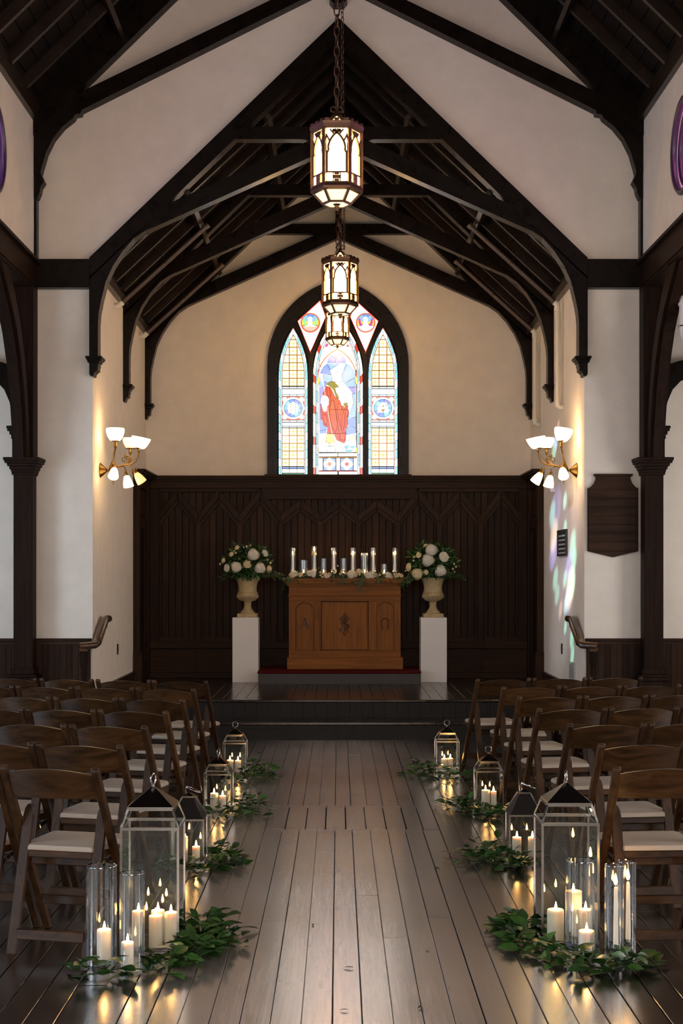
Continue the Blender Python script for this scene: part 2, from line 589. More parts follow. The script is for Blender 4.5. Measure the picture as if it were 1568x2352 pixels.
# ---- chancel arch wall (front face on ARCH_Y) and the far wall
ax = 4.8
wall = [(-ax, 0), (-CH_W, 0), (-CH_W, EAVE_Z), (0, RIDGE_Z), (CH_W, EAVE_Z), (CH_W, 0), (ax, 0), (ax, 3.4), (2.96, 4.55), (2.96, NAVE_Z + 0.15),
        (0, 8.95), (-2.96, NAVE_Z + 0.15), (-2.96, 4.55), (-ax, 3.4)]
w_arch = MB().prism(wall, 'y', ARCH_Y, ARCH_Y + 0.2).build('wall_arch', PLASTER)
tag(w_arch, 'cream plaster wall with the tall pointed chancel opening', 'wall', kind='structure')
for s, side in ((-1, 'left'), (1, 'right')):
    o = MB().box(min(s * CH_W, s * 2.55), max(s * CH_W, s * 2.55), ARCH_Y + 0.2, BACK_Y + 0.2, 0, 4.75).build('wall_chancel_' + side, PLASTER)
    tag(o, 'cream plaster side wall of the chancel behind the %s wall lamp' % side, 'wall', kind='structure')

# window outline in pixels of the far wall plane -> metres
KB = BACK_Y / FPX
WS = KB * 0.2296                 # metres per pixel of the window study
WCX = -0.006


def W(x, y):
    return (WCX + (x - 770) * WS, EYE + (VY - (640 + y * 0.2296)) * KB)


def arch_outline(d, ybot=1975, n=14):
    """outer frame outline moved inwards by d study pixels, from the lower left round to the lower right"""
    c1, c2, ys, r = 934, 606, 870, 869 - d
    amax = math.degrees(math.acos((c1 - 770) / r))
    L = arc(0, 0, r, 0, amax, n)
    left = [(c1 - p[0], ys - p[1]) for p in L]
    right = [(c2 + p[0], ys - p[1]) for p in reversed(L)]
    return [(65 + d, ybot)] + left + right[1:] + [(1475 - d, ybot)]


SILL_Z = W(0, 1975)[1]
hole = [W(*p) for p in arch_outline(20)]
top = hole.index(max(hole, key=lambda p: p[1]))
wb = MB()
wb.prism([(-CH_W, CH_Z - 0.36), (CH_W, 0), (CH_W, SILL_Z), (-CH_W, SILL_Z)], 'y', BACK_Y, BACK_Y + 0.2)
wb.prism([(-CH_W, SILL_Z)] + hole[:top + 1] + [(hole[top][0], RIDGE_Z), (-CH_W, EAVE_Z)], 'y', BACK_Y, BACK_Y + 0.2)
wb.prism([(CH_W, SILL_Z), (CH_W, EAVE_Z), (hole[top][0], RIDGE_Z)] + hole[top:], 'y', BACK_Y, BACK_Y + 0.2)
tag(wb.build('wall_back', PLASTER), 'tan plaster gable wall around the stained glass window', 'wall', kind='structure')

# ---- nave side walls above the arcade, aisles, rear wall
for s, side in ((-1, 'left'), (1, 'right')):
    rnd_y = [11.83, 8.5, 5.2, 1.9, -1.4]
    m = MB()
    x0, x1 = s * NAVE_X, s * (NAVE_X + 0.18)
    # the wall is cut for the round windows: piers between, and pieces above and below with a round edge
    zc, r = 5.2, 0.40
    edges = [-5.0]
    for yc in sorted(rnd_y):
        edges += [yc - r, yc + r]
    edges.append(ARCH_Y)
    for a, b in zip(edges[0::2], edges[1::2]):
        m.prism([(a, 4.35), (b, 4.35), (b, 6.15), (a, 6.15)], 'x', x0, x1)
    for yc in rnd_y:
        up = [(yc - r * math.cos(t * math.pi / 16), zc + r * math.sin(t * math.pi / 16)) for t in range(17)]
        m.prism(up + [(yc + r, 6.15), (yc - r, 6.15)], 'x', x0, x1)
        dn = [(yc - r * math.cos(t * math.pi / 16), zc - r * math.sin(t * math.pi / 16)) for t in range(17)]
        m.prism(dn + [(yc + r, 4.35), (yc - r, 4.35)], 'x', x0, x1)
    tag(m.build('wall_nave_' + side, PLASTER), 'cream plaster upper nave wall with a round window on the %s' % side, 'wall', kind='structure')
    # aisle wall with window openings
    wy = [11.4, 8.2, 5.0, 1.8, -1.4]
    m = MB()
    xa, xb = s * 4.8, s * 4.95
    lo, hi = min(xa, xb), max(xa, xb)
    e = [-5.0]
    for yc in sorted(wy):
        e += [yc - 0.55, yc + 0.55]
    e.append(ARCH_Y)
    for a, b in zip(e[0::2], e[1::2]):
        m.box(lo, hi, a, b, 0, 3.4)
    for yc in wy:
        m.box(lo, hi, yc - 0.55, yc + 0.55, 0, 0.95)
        m.box(lo, hi, yc - 0.55, yc + 0.55, 3.0, 3.4)
    tag(m.build('wall_aisle_' + side, PLASTER), 'plaster aisle wall with tall windows on the %s outside the picture' % side, 'wall', kind='structure')
    AGLOW = glow('aisle_daylight_' + side, (0.66, 0.83, 1.0) if s < 0 else (1.0, 0.95, 0.92), AISLE_GLOW * (1.0 if s < 0 else 0.88))
    for i, yc in enumerate(wy):
        o = empty('window_%d' % ((3 if s < 0 else 8) + i), (s * 4.87, yc, 0.95))
        tag(o, 'tall bright aisle window, number %d from the chancel, %s wall' % (i + 1, side), 'window', kind='structure')
        MB().box(-0.01, 0.01, -0.55, 0.55, 0.0, 2.05).build('pane', AGLOW, o)
        for zz in (0.0, 0.68, 1.36, 2.05):
            MB().box(-0.03, 0.03, -0.55, 0.55, zz - 0.02, zz + 0.02).build('muntin', BEAM, o)
        for yy in (-0.55, -0.18, 0.18, 0.55):
            MB().box(-0.03, 0.03, yy - 0.02, yy + 0.02, 0, 2.05).build('muntin', BEAM, o)
    # aisle lean-to roof
    ce = MB().prism([(s * 2.95, 4.52), (s * 4.95, 3.30), (s * 4.95, 3.42), (s * 2.95, 4.64)], 'y', -5.0, ARCH_Y).build('ceiling_aisle_' + side, DECK)
    tag(ce, 'dark board roof sloping over the %s aisle' % side, 'ceiling', kind='structure')
    # round windows
    RG = glow('rose_violet_glass_' + side, (0.34, 0.14, 0.46) if s < 0 else (0.60, 0.17, 0.42), ROUND_GLOW)
    for i, yc in enumerate(rnd_y):
        o = empty('window_%d' % ((13 if s < 0 else 18) + i), (s * NAVE_X, yc, zc))
        tag(o, 'round violet window with a dark moulded rim, %s nave wall, number %d from the arch' % (side, i + 1), 'window', kind='structure')
        VR = plain('violet_rim_paint', (0.035, 0.018, 0.045), 0.35)
        for rr, tt, dx in ((0.385, 0.030, -0.012), (0.335, 0.024, 0.035), (0.29, 0.018, 0.07)):
            ring = [(s * dx, rr * math.cos(g * math.pi / 16), rr * math.sin(g * math.pi / 16)) for g in range(32)]
            MB().tube(ring, tt, 8, closed=True).build('rim', VR, o, smooth=True)
        MB().lathe([(0.30, -0.005), (0.30, 0.005)], 32, (s * 0.10, 0, 0), axis=(1, 0, 0)).build('pane', RG, o)
        for g in range(4):
            a = g * math.pi / 4
            MB().bar((s * 0.09, -0.28 * math.cos(a), -0.28 * math.sin(a)), (s * 0.09, 0.28 * math.cos(a), 0.28 * math.sin(a)), 0.02, 0.02, (1, 0, 0)).build('muntin', BEAM, o)

rear = MB()
rear.box(-4.95, -1.6, -5.15, -5.0, 0, 3.4)
rear.box(1.6, 4.95, -5.15, -5.0, 0, 3.4)
rear.box(-1.6, 1.6, -5.15, -5.0, 0, 2.6)
rear.prism([(-2.96, 3.4), (-1.6, 3.4), (-1.6, 6.4), (1.6, 6.4), (1.6, 3.4), (2.96, 3.4), (2.96, 6.1), (0, 8.95), (-2.96, 6.1)], 'y', -5.15, -5.0)
for s in (-1, 1):
    rear.prism([(s * 2.96, 3.4), (s * 4.95, 3.4), (s * 2.96, 4.6)], 'y', -5.15, -5.0)
tag(rear.build('wall_rear', PLASTER), 'plaster entrance wall behind the viewer', 'wall', kind='structure')
o = tag(empty('window_2', (0, -5.07, 2.6)), 'great pale window behind the viewer', 'window', kind='structure')
MB().box(-1.6, 1.6, -0.01, 0.01, 0, 3.8).build('pane', glow('rear_daylight', (1.0, 0.82, 0.70), REAR_GLOW), o)
for xx in (-1.6, -0.53, 0.53, 1.6):
    MB().box(xx - 0.05, xx + 0.05, -0.05, 0.05, 0, 3.8).build('mullion', BEAM, o)
for zz in (0.0, 1.9, 3.8):
    MB().box(-1.6, 1.6, -0.05, 0.05, zz - 0.05, zz + 0.05).build('transom', BEAM, o)

# ---- roofs
def deck_pair(name, label, x, ze, zr, y0, y1, t, nboard):
    o = tag(empty(name), label, 'ceiling', kind='structure')
    for s in (-1, 1):
        d = Vector((-x, zr - ze))
        L = d.length
        u = d / L
        for i in range(nboard):              # boards run along the ridge
            a, b = i / nboard, (i + 1) / nboard
            g = 0.004 / L
            p0 = (s * (x - x * (a + g)), ze + (zr - ze) * (a + g))
            p1 = (s * (x - x * (b - g)), ze + (zr - ze) * (b - g))
            n = (s * (zr - ze) / L * t, x / L * t)
            MB().prism([p0, p1, (p1[0] + n[0], p1[1] + n[1]), (p0[0] + n[0], p0[1] + n[1])], 'y', y0, y1).build('roof_board', DECK, o)
        n = (s * (zr - ze) / L * t, x / L * t)
        q = [(s * (x + 0.1), ze - 0.1 * (zr - ze) / x), (0, zr)]
        MB().prism([(q[0][0] + n[0], q[0][1] + n[1]), (q[1][0] + 0, q[1][1] + n[1] * 1.3), (0, zr + 0.12), (q[0][0] + 2.2 * n[0], q[0][1] + 2.2 * n[1])], 'y', y0, y1).build('roof_backing', VOID, o)
    return o


c_nave = deck_pair('ceiling_nave', 'steep dark board roof of the nave at the top corners', NAVE_X + 0.06, NAVE_Z + 0.09, 8.93, -5.0, ARCH_Y, 0.03, 26)
c_chan = deck_pair('ceiling_chancel', 'steep dark board roof over the chancel', CH_W + 0.02, EAVE_Z + 0.02, RIDGE_Z + 0.01, ARCH_Y + 0.2, BACK_Y, 0.03, 22)


def slope_bar(parent, name, x, ze, zr, s, y, w, h, drop, mat, a=0.0, b=1.0):
    """rafter: rectangular section w along Y, h across, hanging drop below the deck"""
    L = math.hypot(x, zr - ze)
    nx, nz = -s * (zr - ze) / L, -x / L
    P = lambda t, d: (s * x * (1 - t) + nx * d, ze + (zr - ze) * t + nz * d)
    MB().prism([P(a, drop), P(b, drop), P(b, drop + h), P(a, drop + h)], 'y', y - w / 2, y + w / 2).build(name, mat, parent)


for s in (-1, 1):
    for y in [12.92 - 0.61 * i for i in range(12)]:
        slope_bar(c_nave, 'rafter', NAVE_X + 0.06, NAVE_Z + 0.09, 8.93, s, y, 0.05, 0.10, 0.0, RAFTER, 0.02, 0.985)
    for t, in ((0.27,), (0.62,)):
        zz = NAVE_Z + 0.09 + (8.93 - NAVE_Z - 0.09) * t
        X = s * (NAVE_X + 0.06) * (1 - t)
        MB().bar((X - s * 0.085, -4.5, zz - 0.09), (X - s * 0.085, 13.5, zz - 0.09), 0.045, 0.075, (s, 0, 1)).build('purlin', RAFTER, c_nave)
    for y in (14.05, 14.55, 15.05, 16.05, 16.5, 16.95):
        slope_bar(c_chan, 'rafter', CH_W + 0.02, EAVE_Z + 0.02, RIDGE_Z + 0.01, s, y, 0.045, 0.085, 0.0, RAFTER, 0.02, 0.985)
    for t in (0.345, 0.675):
        zz = EAVE_Z + (RIDGE_Z - EAVE_Z) * t
        X = s * CH_W * (1 - t)
        MB().bar((X - s * 0.078, 13.7, zz - 0.08), (X - s * 0.078, 17.35, zz - 0.08), 0.05, 0.075, (s, 0, 1)).build('purlin', RAFTER, c_chan)
    # wall plates
    MB().box(min(s * (CH_W - 0.06), s * (CH_W + 0.05)), max(s * (CH_W - 0.06), s * (CH_W + 0.05)), 13.7, 17.39, EAVE_Z - 0.09, EAVE_Z + 0.0).build('wall_plate', RAFTER, c_chan)
    MB().box(min(s * (NAVE_X - 0.05), s * NAVE_X), max(s * (NAVE_X - 0.05), s * NAVE_X), -5, 13.58, NAVE_Z - 0.05, NAVE_Z + 0.13).build('wall_plate', RAFTER, c_nave)

# ---- trusses of the chancel roof
PR = {
    'rafter': [(208, 596), (777, 48), (777, 97), (208, 645)],
    'knee_brace': [(208, 745), (208, 640), (330, 526), (352, 527), (335, 535), (310, 552), (285, 580), (262, 615), (246, 650), (236, 690), (230, 720), (228, 745)],
    'wall_post': [(208, 745), (228, 745), (228, 822), (208, 822)],
    'scissor_brace': [(333, 536), (777, 337), (777, 298), (345, 491)],
}


def truss(y0, y1, label, front=False):
    o = tag(empty('roof_truss', (0, 0, 0)), label, 'roof truss', 'roof trusses of the chancel', 'structure')
    for nm, poly in PR.items():
        P = [A(*p) for p in poly]
        d = 0.012 if nm == 'scissor_brace' else 0.0
        for q in (P, mir(P)):
            MB().prism(q, 'y', y0 + d, y1 - d).build(nm, BEAM, o)
    MB().prism([A(540, 295), A(1014, 295), A(1014, 324), A(540, 324)], 'y', y0 + 0.02, y1 - 0.02).build('collar_beam', BEAM, o)
    MB().prism([A(768, 62), A(786, 62), A(786, 337), A(768, 337)], 'y', y0 + 0.03, y1 - 0.03).build('king_post', BEAM, o)
    for s in (-1, 1):
        m = MB()
        for (xa, xb, ya, yb, ex) in ((200, 238, 821, 826, 0.028), (202, 236, 826, 830, 0.022), (204, 232, 830, 835, 0.012)):
            p, q = A(xa, yb), A(xb, ya)
            X = sorted((p[0], q[0]) if s < 0 else (-p[0], -q[0]))
            m.box(X[0], X[1], y0 - ex, min(y1 + ex, BACK_Y), p[1], q[1])
        prof_ = [(208, 835), (229, 835), (229, 841), (227, 847), (227.5, 853), (223, 855), (219.5, 859), (218, 866), (211, 866), (208, 862)]
        P = [A(*p) for p in prof_]
        m.prism(P if s < 0 else mir(P), 'y', y0, y1)
        m.build('corbel', BEAM, o, bevel=0.004)
    return o


truss(13.52, 13.68, 'black timber truss framing the chancel arch opening')
truss(15.52, 15.66, 'middle black timber truss of the chancel roof')
truss(17.27, 17.40, 'farthest black timber truss set on the window wall')

# ---- nave truss lying on the arch wall
o = tag(empty('nave_truss'), 'large black timber truss on the upper arch wall', 'roof truss', kind='structure')
NP = {
    'rafter': [(80, 236), (80, 323), (777, -360), (777, -447)],
    'scissor_brace': [(186, 266), (777, -30), (777, -62), (172, 231)],
    'knee_brace': [(84, 262), (176, 229), (194, 258), (190, 270), (178, 272), (174, 280), (150, 299), (128, 326), (112, 358), (102, 392), (99, 405), (84, 405)],
    'corbel': [(84, 405), (99, 405), (107, 424), (99, 436), (97, 448), (91, 462), (84, 462)],
    'wall_post': [(84, 462), (89, 462), (89, 600), (84, 600)],
}
for i, (nm, poly) in enumerate(NP.items()):
    P = [A(*p) for p in poly]
    for q in (P, mir(P)):
        MB().prism(q, 'y', 13.46 + 0.008 * i, 13.6).build(nm, BEAM, o)
MB().prism([A(757, -80), A(797, -80), A(797, 12), A(789, 22), A(765, 22), A(757, 12)], 'y', 13.44, 13.6).build('pendant_block', BEAM, o)

# ---- timber band, arcade plates, posts, arcade braces, aisle brackets, each side
for s, side in ((-1, 'left'), (1, 'right')):
    f = (lambda P: P) if s < 0 else mir
    b = MB().prism(f([A(84, 600), A(208, 600), A(208, 665), A(84, 665)]), 'y', 13.5, 13.6).build('trim_%d' % (1 if s < 0 else 2), BEAM)
    tag(b, 'black timber band across the arch wall on the %s' % side, 'beam', kind='structure')
    # arcade plate running toward the viewer
    xa, xb = sorted((s * 2.86, s * 3.12))
    pl = tag(empty('arcade_plate', (0, 0, 0)), 'dark beam carrying the upper nave wall on the %s' % side, 'beam', kind='structure')
    MB().box(xa, xb, -5.0, 13.58, 4.35, 4.56).build('plate_beam', POST, pl)
    xa, xb = sorted((s * 2.82, s * 2.90))
    MB().box(xa, xb, -5.0, 13.56, 4.56, 4.59).build('plate_moulding', POST, pl)
    MB().box(min(s * 2.875, s * 3.09), max(s * 2.875, s * 3.09), -5, 13.4, 4.33, 4.35).build('soffit_board', POST, pl)
    co = tag(empty('column', (s * 2.97, 13.48, 0)), 'dark square timber column with moulded capital, %s of the chancel arch' % side, 'column', kind='structure')
    MB().box(-0.09, 0.09, -0.09, 0.09, 0.72, 2.60).build('shaft', POST, co, bevel=0.008)
    MB().box(-0.10, 0.10, -0.10, 0.10, 2.72, 4.35).build('upper_post', POST, co, bevel=0.006)
    m = MB()
    for z0, z1, w in ((2.56, 2.585, 0.205), (2.585, 2.61, 0.215), (2.61, 2.64, 0.24), (2.64, 2.668, 0.275), (2.668, 2.69, 0.315), (2.69, 2.722, 0.335)):
        m.frustum(0, 0, z0, z1, w, w, w + 0.006, w + 0.006)
    m.build('capital', POST, co, bevel=0.004)
    m = MB()
    for z0, z1, w in ((0.0, 0.62, 0.27), (0.62, 0.655, 0.30), (0.655, 0.68, 0.27), (0.68, 0.74, 0.22)):
        m.frustum(0, 0, z0, z1, w, w, w, w)
    m.build('base', POST, co, bevel=0.005)
    # curved arcade brace in the plane of the arcade
    pts = [(13.42, 2.72), (13.36, 3.0), (13.27, 3.35), (13.15, 3.65), (12.98, 3.92), (12.76, 4.15), (12.45, 4.36)]
    pin = [(13.30, 2.72), (13.25, 3.0), (13.16, 3.32), (13.04, 3.58), (12.88, 3.82), (12.66, 4.03), (12.25, 4.33)]
    pin = [(y - 0.02, z) for y, z in pin]
    o = tag(empty('arcade_brace'), 'curved dark timber brace rising from the %s column to the arcade beam' % side, 'brace', kind='structure')
    xa, xb = sorted((s * 2.90, s * 3.04))
    MB().prism(pts + pin[::-1], 'x', xa, xb).build('brace_timber', POST, o)
    xa, xb = sorted((s * 2.93, s * 3.01))
    pin2 = [(y - 0.035, z - 0.01) for y, z in pin]
    MB().prism(pin + pin2[::-1], 'x', xa, xb).build('brace_moulding', POST, o)
    # aisle bracket on the aisle end wall
    P = [A(40, 884), A(40, 1000), A(36, 960), A(28, 925), A(14, 895), A(0, 880), A(-30, 866), A(-110, 850), A(-110, 790), A(0, 835)]
    P = [A(44, 846), A(44, 1005), A(33, 1005), A(32, 955), A(26, 925), A(14, 897), A(-4, 878), A(-40, 862), A(-372, 812), A(-372, 762), A(0, 832)]
    o = tag(empty('aisle_bracket'), 'black curved bracket on the aisle end wall beyond the %s column' % side, 'bracket', kind='structure')
    MB().prism(f(P), 'y', 13.52, 13.6).build('bracket_timber', BEAM, o)
    m = MB()
    for (p, q, ya, yb) in ((20, 46, 980, 986), (22, 46, 986, 992), (27, 46, 992, 1000), (31, 46, 1000, 1010), (36, 46, 1010, 1020)):
        m.prism(f([A(p, ya), A(q, ya), A(q, yb), A(p, yb)]), 'y', 13.50, 13.6)
    m.build('corbel', BEAM, o)
    # boarded dado of the nave end wall
    o = tag(empty('wall_dado_' + side, (0, 13.6, 0)), 'dark boarded dado at the foot of the arch wall, %s side' % side, 'wainscot', kind='structure')
    x = 2.365
    while x < 4.7:
        wv = 0.058
        a, b = sorted((s * (x + 0.0015), s * (x + wv - 0.0015)))
        MB().box(a, b, -0.028, 0.0, 0.0, 0.955).build('dado_board', PANEL, o)
        x += wv
    a, b = sorted((s * 2.355, s * 4.75))
    MB().box(a, b, -0.05, 0.0, 0.985, 1.012).build('cap_rail', PANELX, o, bevel=0.004)
    MB().box(a, b, -0.038, 0.0, 0.955, 0.985).build('bed_moulding', PANELX, o)
    MB().box(a, b, -0.042, 0.0, 0.0, 0.17).build('skirting', PANELX, o)
    # chancel baseboard
    a, b = sorted((s * CH_W, s * (CH_W - 0.022)))
    o = MB().box(a, b, 14.30, 16.3, 0.36, 0.50)
    o.box(min(s * CH_W, s * (CH_W - 0.032)), max(s * CH_W, s * (CH_W - 0.032)), 14.30, 16.3, 0.485, 0.515)
    tag(o.build('baseboard_' + side, PANELX), 'dark baseboard under the %s chancel wall' % side, 'baseboard', kind='structure')

# ---- chancel wainscot on the far wall
KW = 17.36 / FPX


def B(x, y):
    return ((x - VX) * KW, EYE + (VY - y) * KW)


wn = tag(empty('wall_wainscot', (0, 0, 0)), 'tall dark wainscot of vertical boards under zigzag chevrons behind the altar', 'wainscot', kind='structure')
x0, x1 = B(340, 0)[0], B(1214, 0)[0]
nb = 56
bw = (x1 - x0) / nb
bmesh_board = MB().prism([(-bw / 2 + 0.0022, 0), (bw / 2 - 0.0022, 0), (bw / 2 - 0.0022, 2.05), (-bw / 2 + 0.0022, 2.05)], 'y', -0.018, 0.0).mesh('wainscot_board', PANEL, bevel=0.0035)
MB().box(x0, x1, BACK_Y - 0.004, BACK_Y, 0.72, 2.77).build('backing', VOID, wn)
for i in range(nb):
    link('wainscot_board', bmesh_board, wn, (x0 + (i + 0.5) * bw, BACK_Y, 0.72))


def wpoly(name, pts, y0, y1, mat, bevel=0.003):
    return MB().prism([B(*p) for p in pts], 'y', y0, y1).build(name, mat, wn, bevel=bevel)


peaks = [408.6, 502.8, 598, 690, 779.5, 866, 960, 1055.5, 1150]
valleys = [361, 455.8, 550.5, 645, 735, 822.5, 913, 1008, 1103, 1194]
for i, xp in enumerate(peaks):
    inner = 3 <= i <= 5
    yp = 1148 if inner else 1124
    for xv in (valleys[i], valleys[i + 1]):
        yv = 1182
        th, t2 = (17, 11) if inner else (21, 13)
        sgn = 1 if xv > xp else -1
        e = 0.6 * sgn
        if (i in (2, 6)) and 600 < xv < 950:
            yv = 1182
        wpoly('chevron_bar', [(xp + e, yp), (xv, yv), (xv, yv + th), (xp + e, yp + th)], 17.325, BACK_Y - 0.018, PANEL)
        wpoly('chevron_moulding', [(xp + e, yp + th), (xv, yv + th), (xv, yv + th + t2), (xp + e, yp + th + t2)], 17.35, BACK_Y - 0.018, PANEL)
for xv in valleys[1:-1]:
    wpoly('stile', [(xv - 6.5, 1196), (xv + 6.5, 1196), (xv + 6.5, 1475), (xv - 6.5, 1475)], 17.33, BACK_Y - 0.018, PANEL)
    for d in (-9, 9):
        wpoly('stile_bead', [(xv + d - 1.8, 1204), (xv + d + 1.8, 1204), (xv + d + 1.8, 1475), (xv + d - 1.8, 1475)], 17.35, BACK_Y - 0.018, PANEL)
for a, b in ((338, 366), (1190, 1216)):
    wpoly('stile', [(a, 1122), (b, 1122), (b, 1475), (a, 1475)], 17.32, BACK_Y, PANEL)
wpoly('header_board', [(600, 1121), (958, 1121), (951, 1147), (607, 1147)], 17.322, BACK_Y - 0.018, PANELX)
for a, b in ((366, 596), (962, 1190)):
    wpoly('upper_rail', [(a, 1122), (b, 1122), (b, 1130), (a, 1130)], 17.33, BACK_Y - 0.018, PANELX)
wpoly('frieze', [(338, 1106), (1216, 1106), (1216, 1122), (338, 1122)], 17.31, BACK_Y, PANELX)
for k, (ya, yb, yy) in enumerate(((1093.5, 1098, 17.24), (1098, 1102, 17.265), (1102, 1107, 17.29))):
    wpoly('cornice_moulding', [(338, ya), (1216, ya), (1216, yb), (338, yb)], yy, BACK_Y, PANELX)
wpoly('bottom_rail', [(338, 1473), (1216, 1473), (1216, 1489), (338, 1489)], 17.31, BACK_Y, PANELX)
for i in range(8):
    a = 338 + i * 109.75
    wpoly('plinth_panel', [(a + 2, 1490), (a + 107, 1490), (a + 107, 1546), (a + 2, 1546)], 17.345, BACK_Y, PANELX)
z = CH_Z
MB().box(x0, x1, 17.36, BACK_Y, z, 0.85).build('plinth_backing', PANELX, wn)
MB().box(x0, x1, 17.30, BACK_Y, z, z + 0.07).build('skirting', PANELX, wn, bevel=0.004)

# ---- panelled door linings on the chancel side walls, next to the wainscot
for s, side in ((-1, 'left'), (1, 'right')):
    o = tag(empty('door_%d' % (1 if s < 0 else 2), (s * CH_W, 0, CH_Z)), 'dark panelled door lining on the %s chancel wall' % side, 'door', kind='structure')
    q = lambda a, b: sorted((-s * a, -s * b))

    def db(name, ya, yb, za, zb, d0, d1, mat=PANEL, bevel=0.0035):
        a, b = q(d0, d1)
        MB().box(a, b, ya, yb, za, zb).build(name, mat, o, bevel=bevel)
    db('lining', 16.30, 17.32, 0.0, 2.40, 0.0, 0.012)
    db('jamb', 16.28, 16.37, 0.0, 2.40, 0.0, 0.075)
    db('jamb_bead', 16.37, 16.40, 0.0, 2.40, 0.0, 0.05)
    db('plinth_block', 16.255, 16.40, 0.0, 0.34, 0.0, 0.10)
    db('plinth_moulding', 16.26, 16.395, 0.34, 0.38, 0.0, 0.092)
    db('jamb', 17.18, 17.29, 0.0, 2.40, 0.0, 0.06)
    db('door_rail', 16.40, 17.18, 1.80, 1.93, 0.0, 0.045)
    db('door_rail', 16.40, 17.18, 2.28, 2.40, 0.0, 0.045)
    db('door_rail', 16.40, 17.18, 0.0, 0.20, 0.0, 0.045)
    db('door_stile', 16.40, 16.52, 0.20, 1.80, 0.0, 0.04)
    db('door_stile', 17.06, 17.18, 0.20, 1.80, 0.0, 0.04)
    db('door_panel', 16.55, 17.03, 0.24, 1.76, 0.0, 0.022, BEAM)
    db('door_panel', 16.45, 17.14, 1.96, 2.25, 0.0, 0.028)
    for k, (za, zb, dd) in enumerate(((2.40, 2.425, 0.10), (2.425, 2.445, 0.125), (2.445, 2.47, 0.15))):
        db('cornice_moulding', 16.25 - 0.01 * k, 17.32, za, zb, 0.0, dd)

# ================================================================ stained glass window
win = tag(empty('window_1', (0, 0, 0)), 'pointed stained glass window of three lights with a red robed shepherd', 'window', kind='structure')
fr = arch_outline(0)
for nm, d0, d1, y0, y1 in (('frame', 0, 42, 17.345, 17.50), ('frame_moulding', 42, 60, 17.37, 17.50), ('inner_frame', 60, 92, 17.40, 17.50)):
    a, b = [W(*p) for p in arch_outline(d0)], [W(*p) for p in arch_outline(d1)]
    m = MB()
    n = len(a)
    v = [(p[0], y, p[1]) for y in (y0, y1) for p in a + b]
    f = []
    for i in range(n - 1):
        f += [(i, i + 1, n + i + 1, n + i), (2 * n + i, 3 * n + i, 3 * n + i + 1, 2 * n + i + 1),
              (i, 2 * n + i, 2 * n + i + 1, i + 1), (n + i, n + i + 1, 3 * n + i + 1, 3 * n + i)]
    f += [(0, n, 3 * n, 2 * n), (n - 1, 3 * n - 1, 4 * n - 1, 2 * n - 1)]
    m.add(v, f).build(nm, BEAM, win)
MB().prism([W(*p) for p in arch_outline(60)], 'y', 17.495, 17.53).build('tracery_board', BEAM, win)
for xa, xb in ((474, 516), (1025, 1067)):
    MB().prism([W(xa, 1975), W(xb, 1975), W(xb, 800), W((xa + xb) / 2, 730), W(xa, 800)], 'y', 17.42, 17.50).build('mullion', BEAM, win)
MB().box(W(40, 0)[0], W(1500, 0)[0], 17.25, 17.50, SILL_Z - 0.015, SILL_Z + 0.012).build('sill', PANELX, win)

G = {}
for nm, col, k in (('white', (1.0, 0.94, 0.91), 2.7), ('cream', (1.0, 0.84, 0.52), 1.4), ('aqua', (0.28, 0.76, 0.95), 1.0), ('iceblue', (0.60, 0.87, 1.0), 1.9),
                   ('blue', (0.10, 0.22, 0.75), 0.9), ('skyblue', (0.16, 0.32, 0.82), 0.9), ('paleblue', (0.26, 0.50, 0.95), 0.95), ('violet', (0.30, 0.32, 0.90), 0.9),
                   ('red', (0.48, 0.008, 0.008), 0.8), ('brightred', (0.75, 0.03, 0.018), 0.9), ('coral', (0.90, 0.16, 0.09), 0.95), ('pink', (1.0, 0.46, 0.38), 1.0),
                   ('green', (0.15, 0.18, 0.01), 0.9), ('leafgreen', (0.28, 0.70, 0.30), 0.95), ('palegreen', (0.66, 0.88, 0.72), 1.3), ('teal', (0.04, 0.45, 0.55), 0.95),
                   ('yellow', (1.0, 0.58, 0.06), 1.1), ('amber', (0.75, 0.28, 0.015), 0.9), ('flesh', (1.0, 0.80, 0.60), 1.25), ('tan', (1.0, 0.70, 0.42), 1.15),
                   ('magenta', (0.55, 0.06, 0.32), 0.9), ('orange', (1.0, 0.50, 0.16), 1.0), ('gold', (0.40, 0.22, 0.03), 0.8), ('deepgreen', (0.02, 0.30, 0.14), 0.9)):
    G[nm] = glow('glass_' + nm, col, GLASS_GLOW * k)


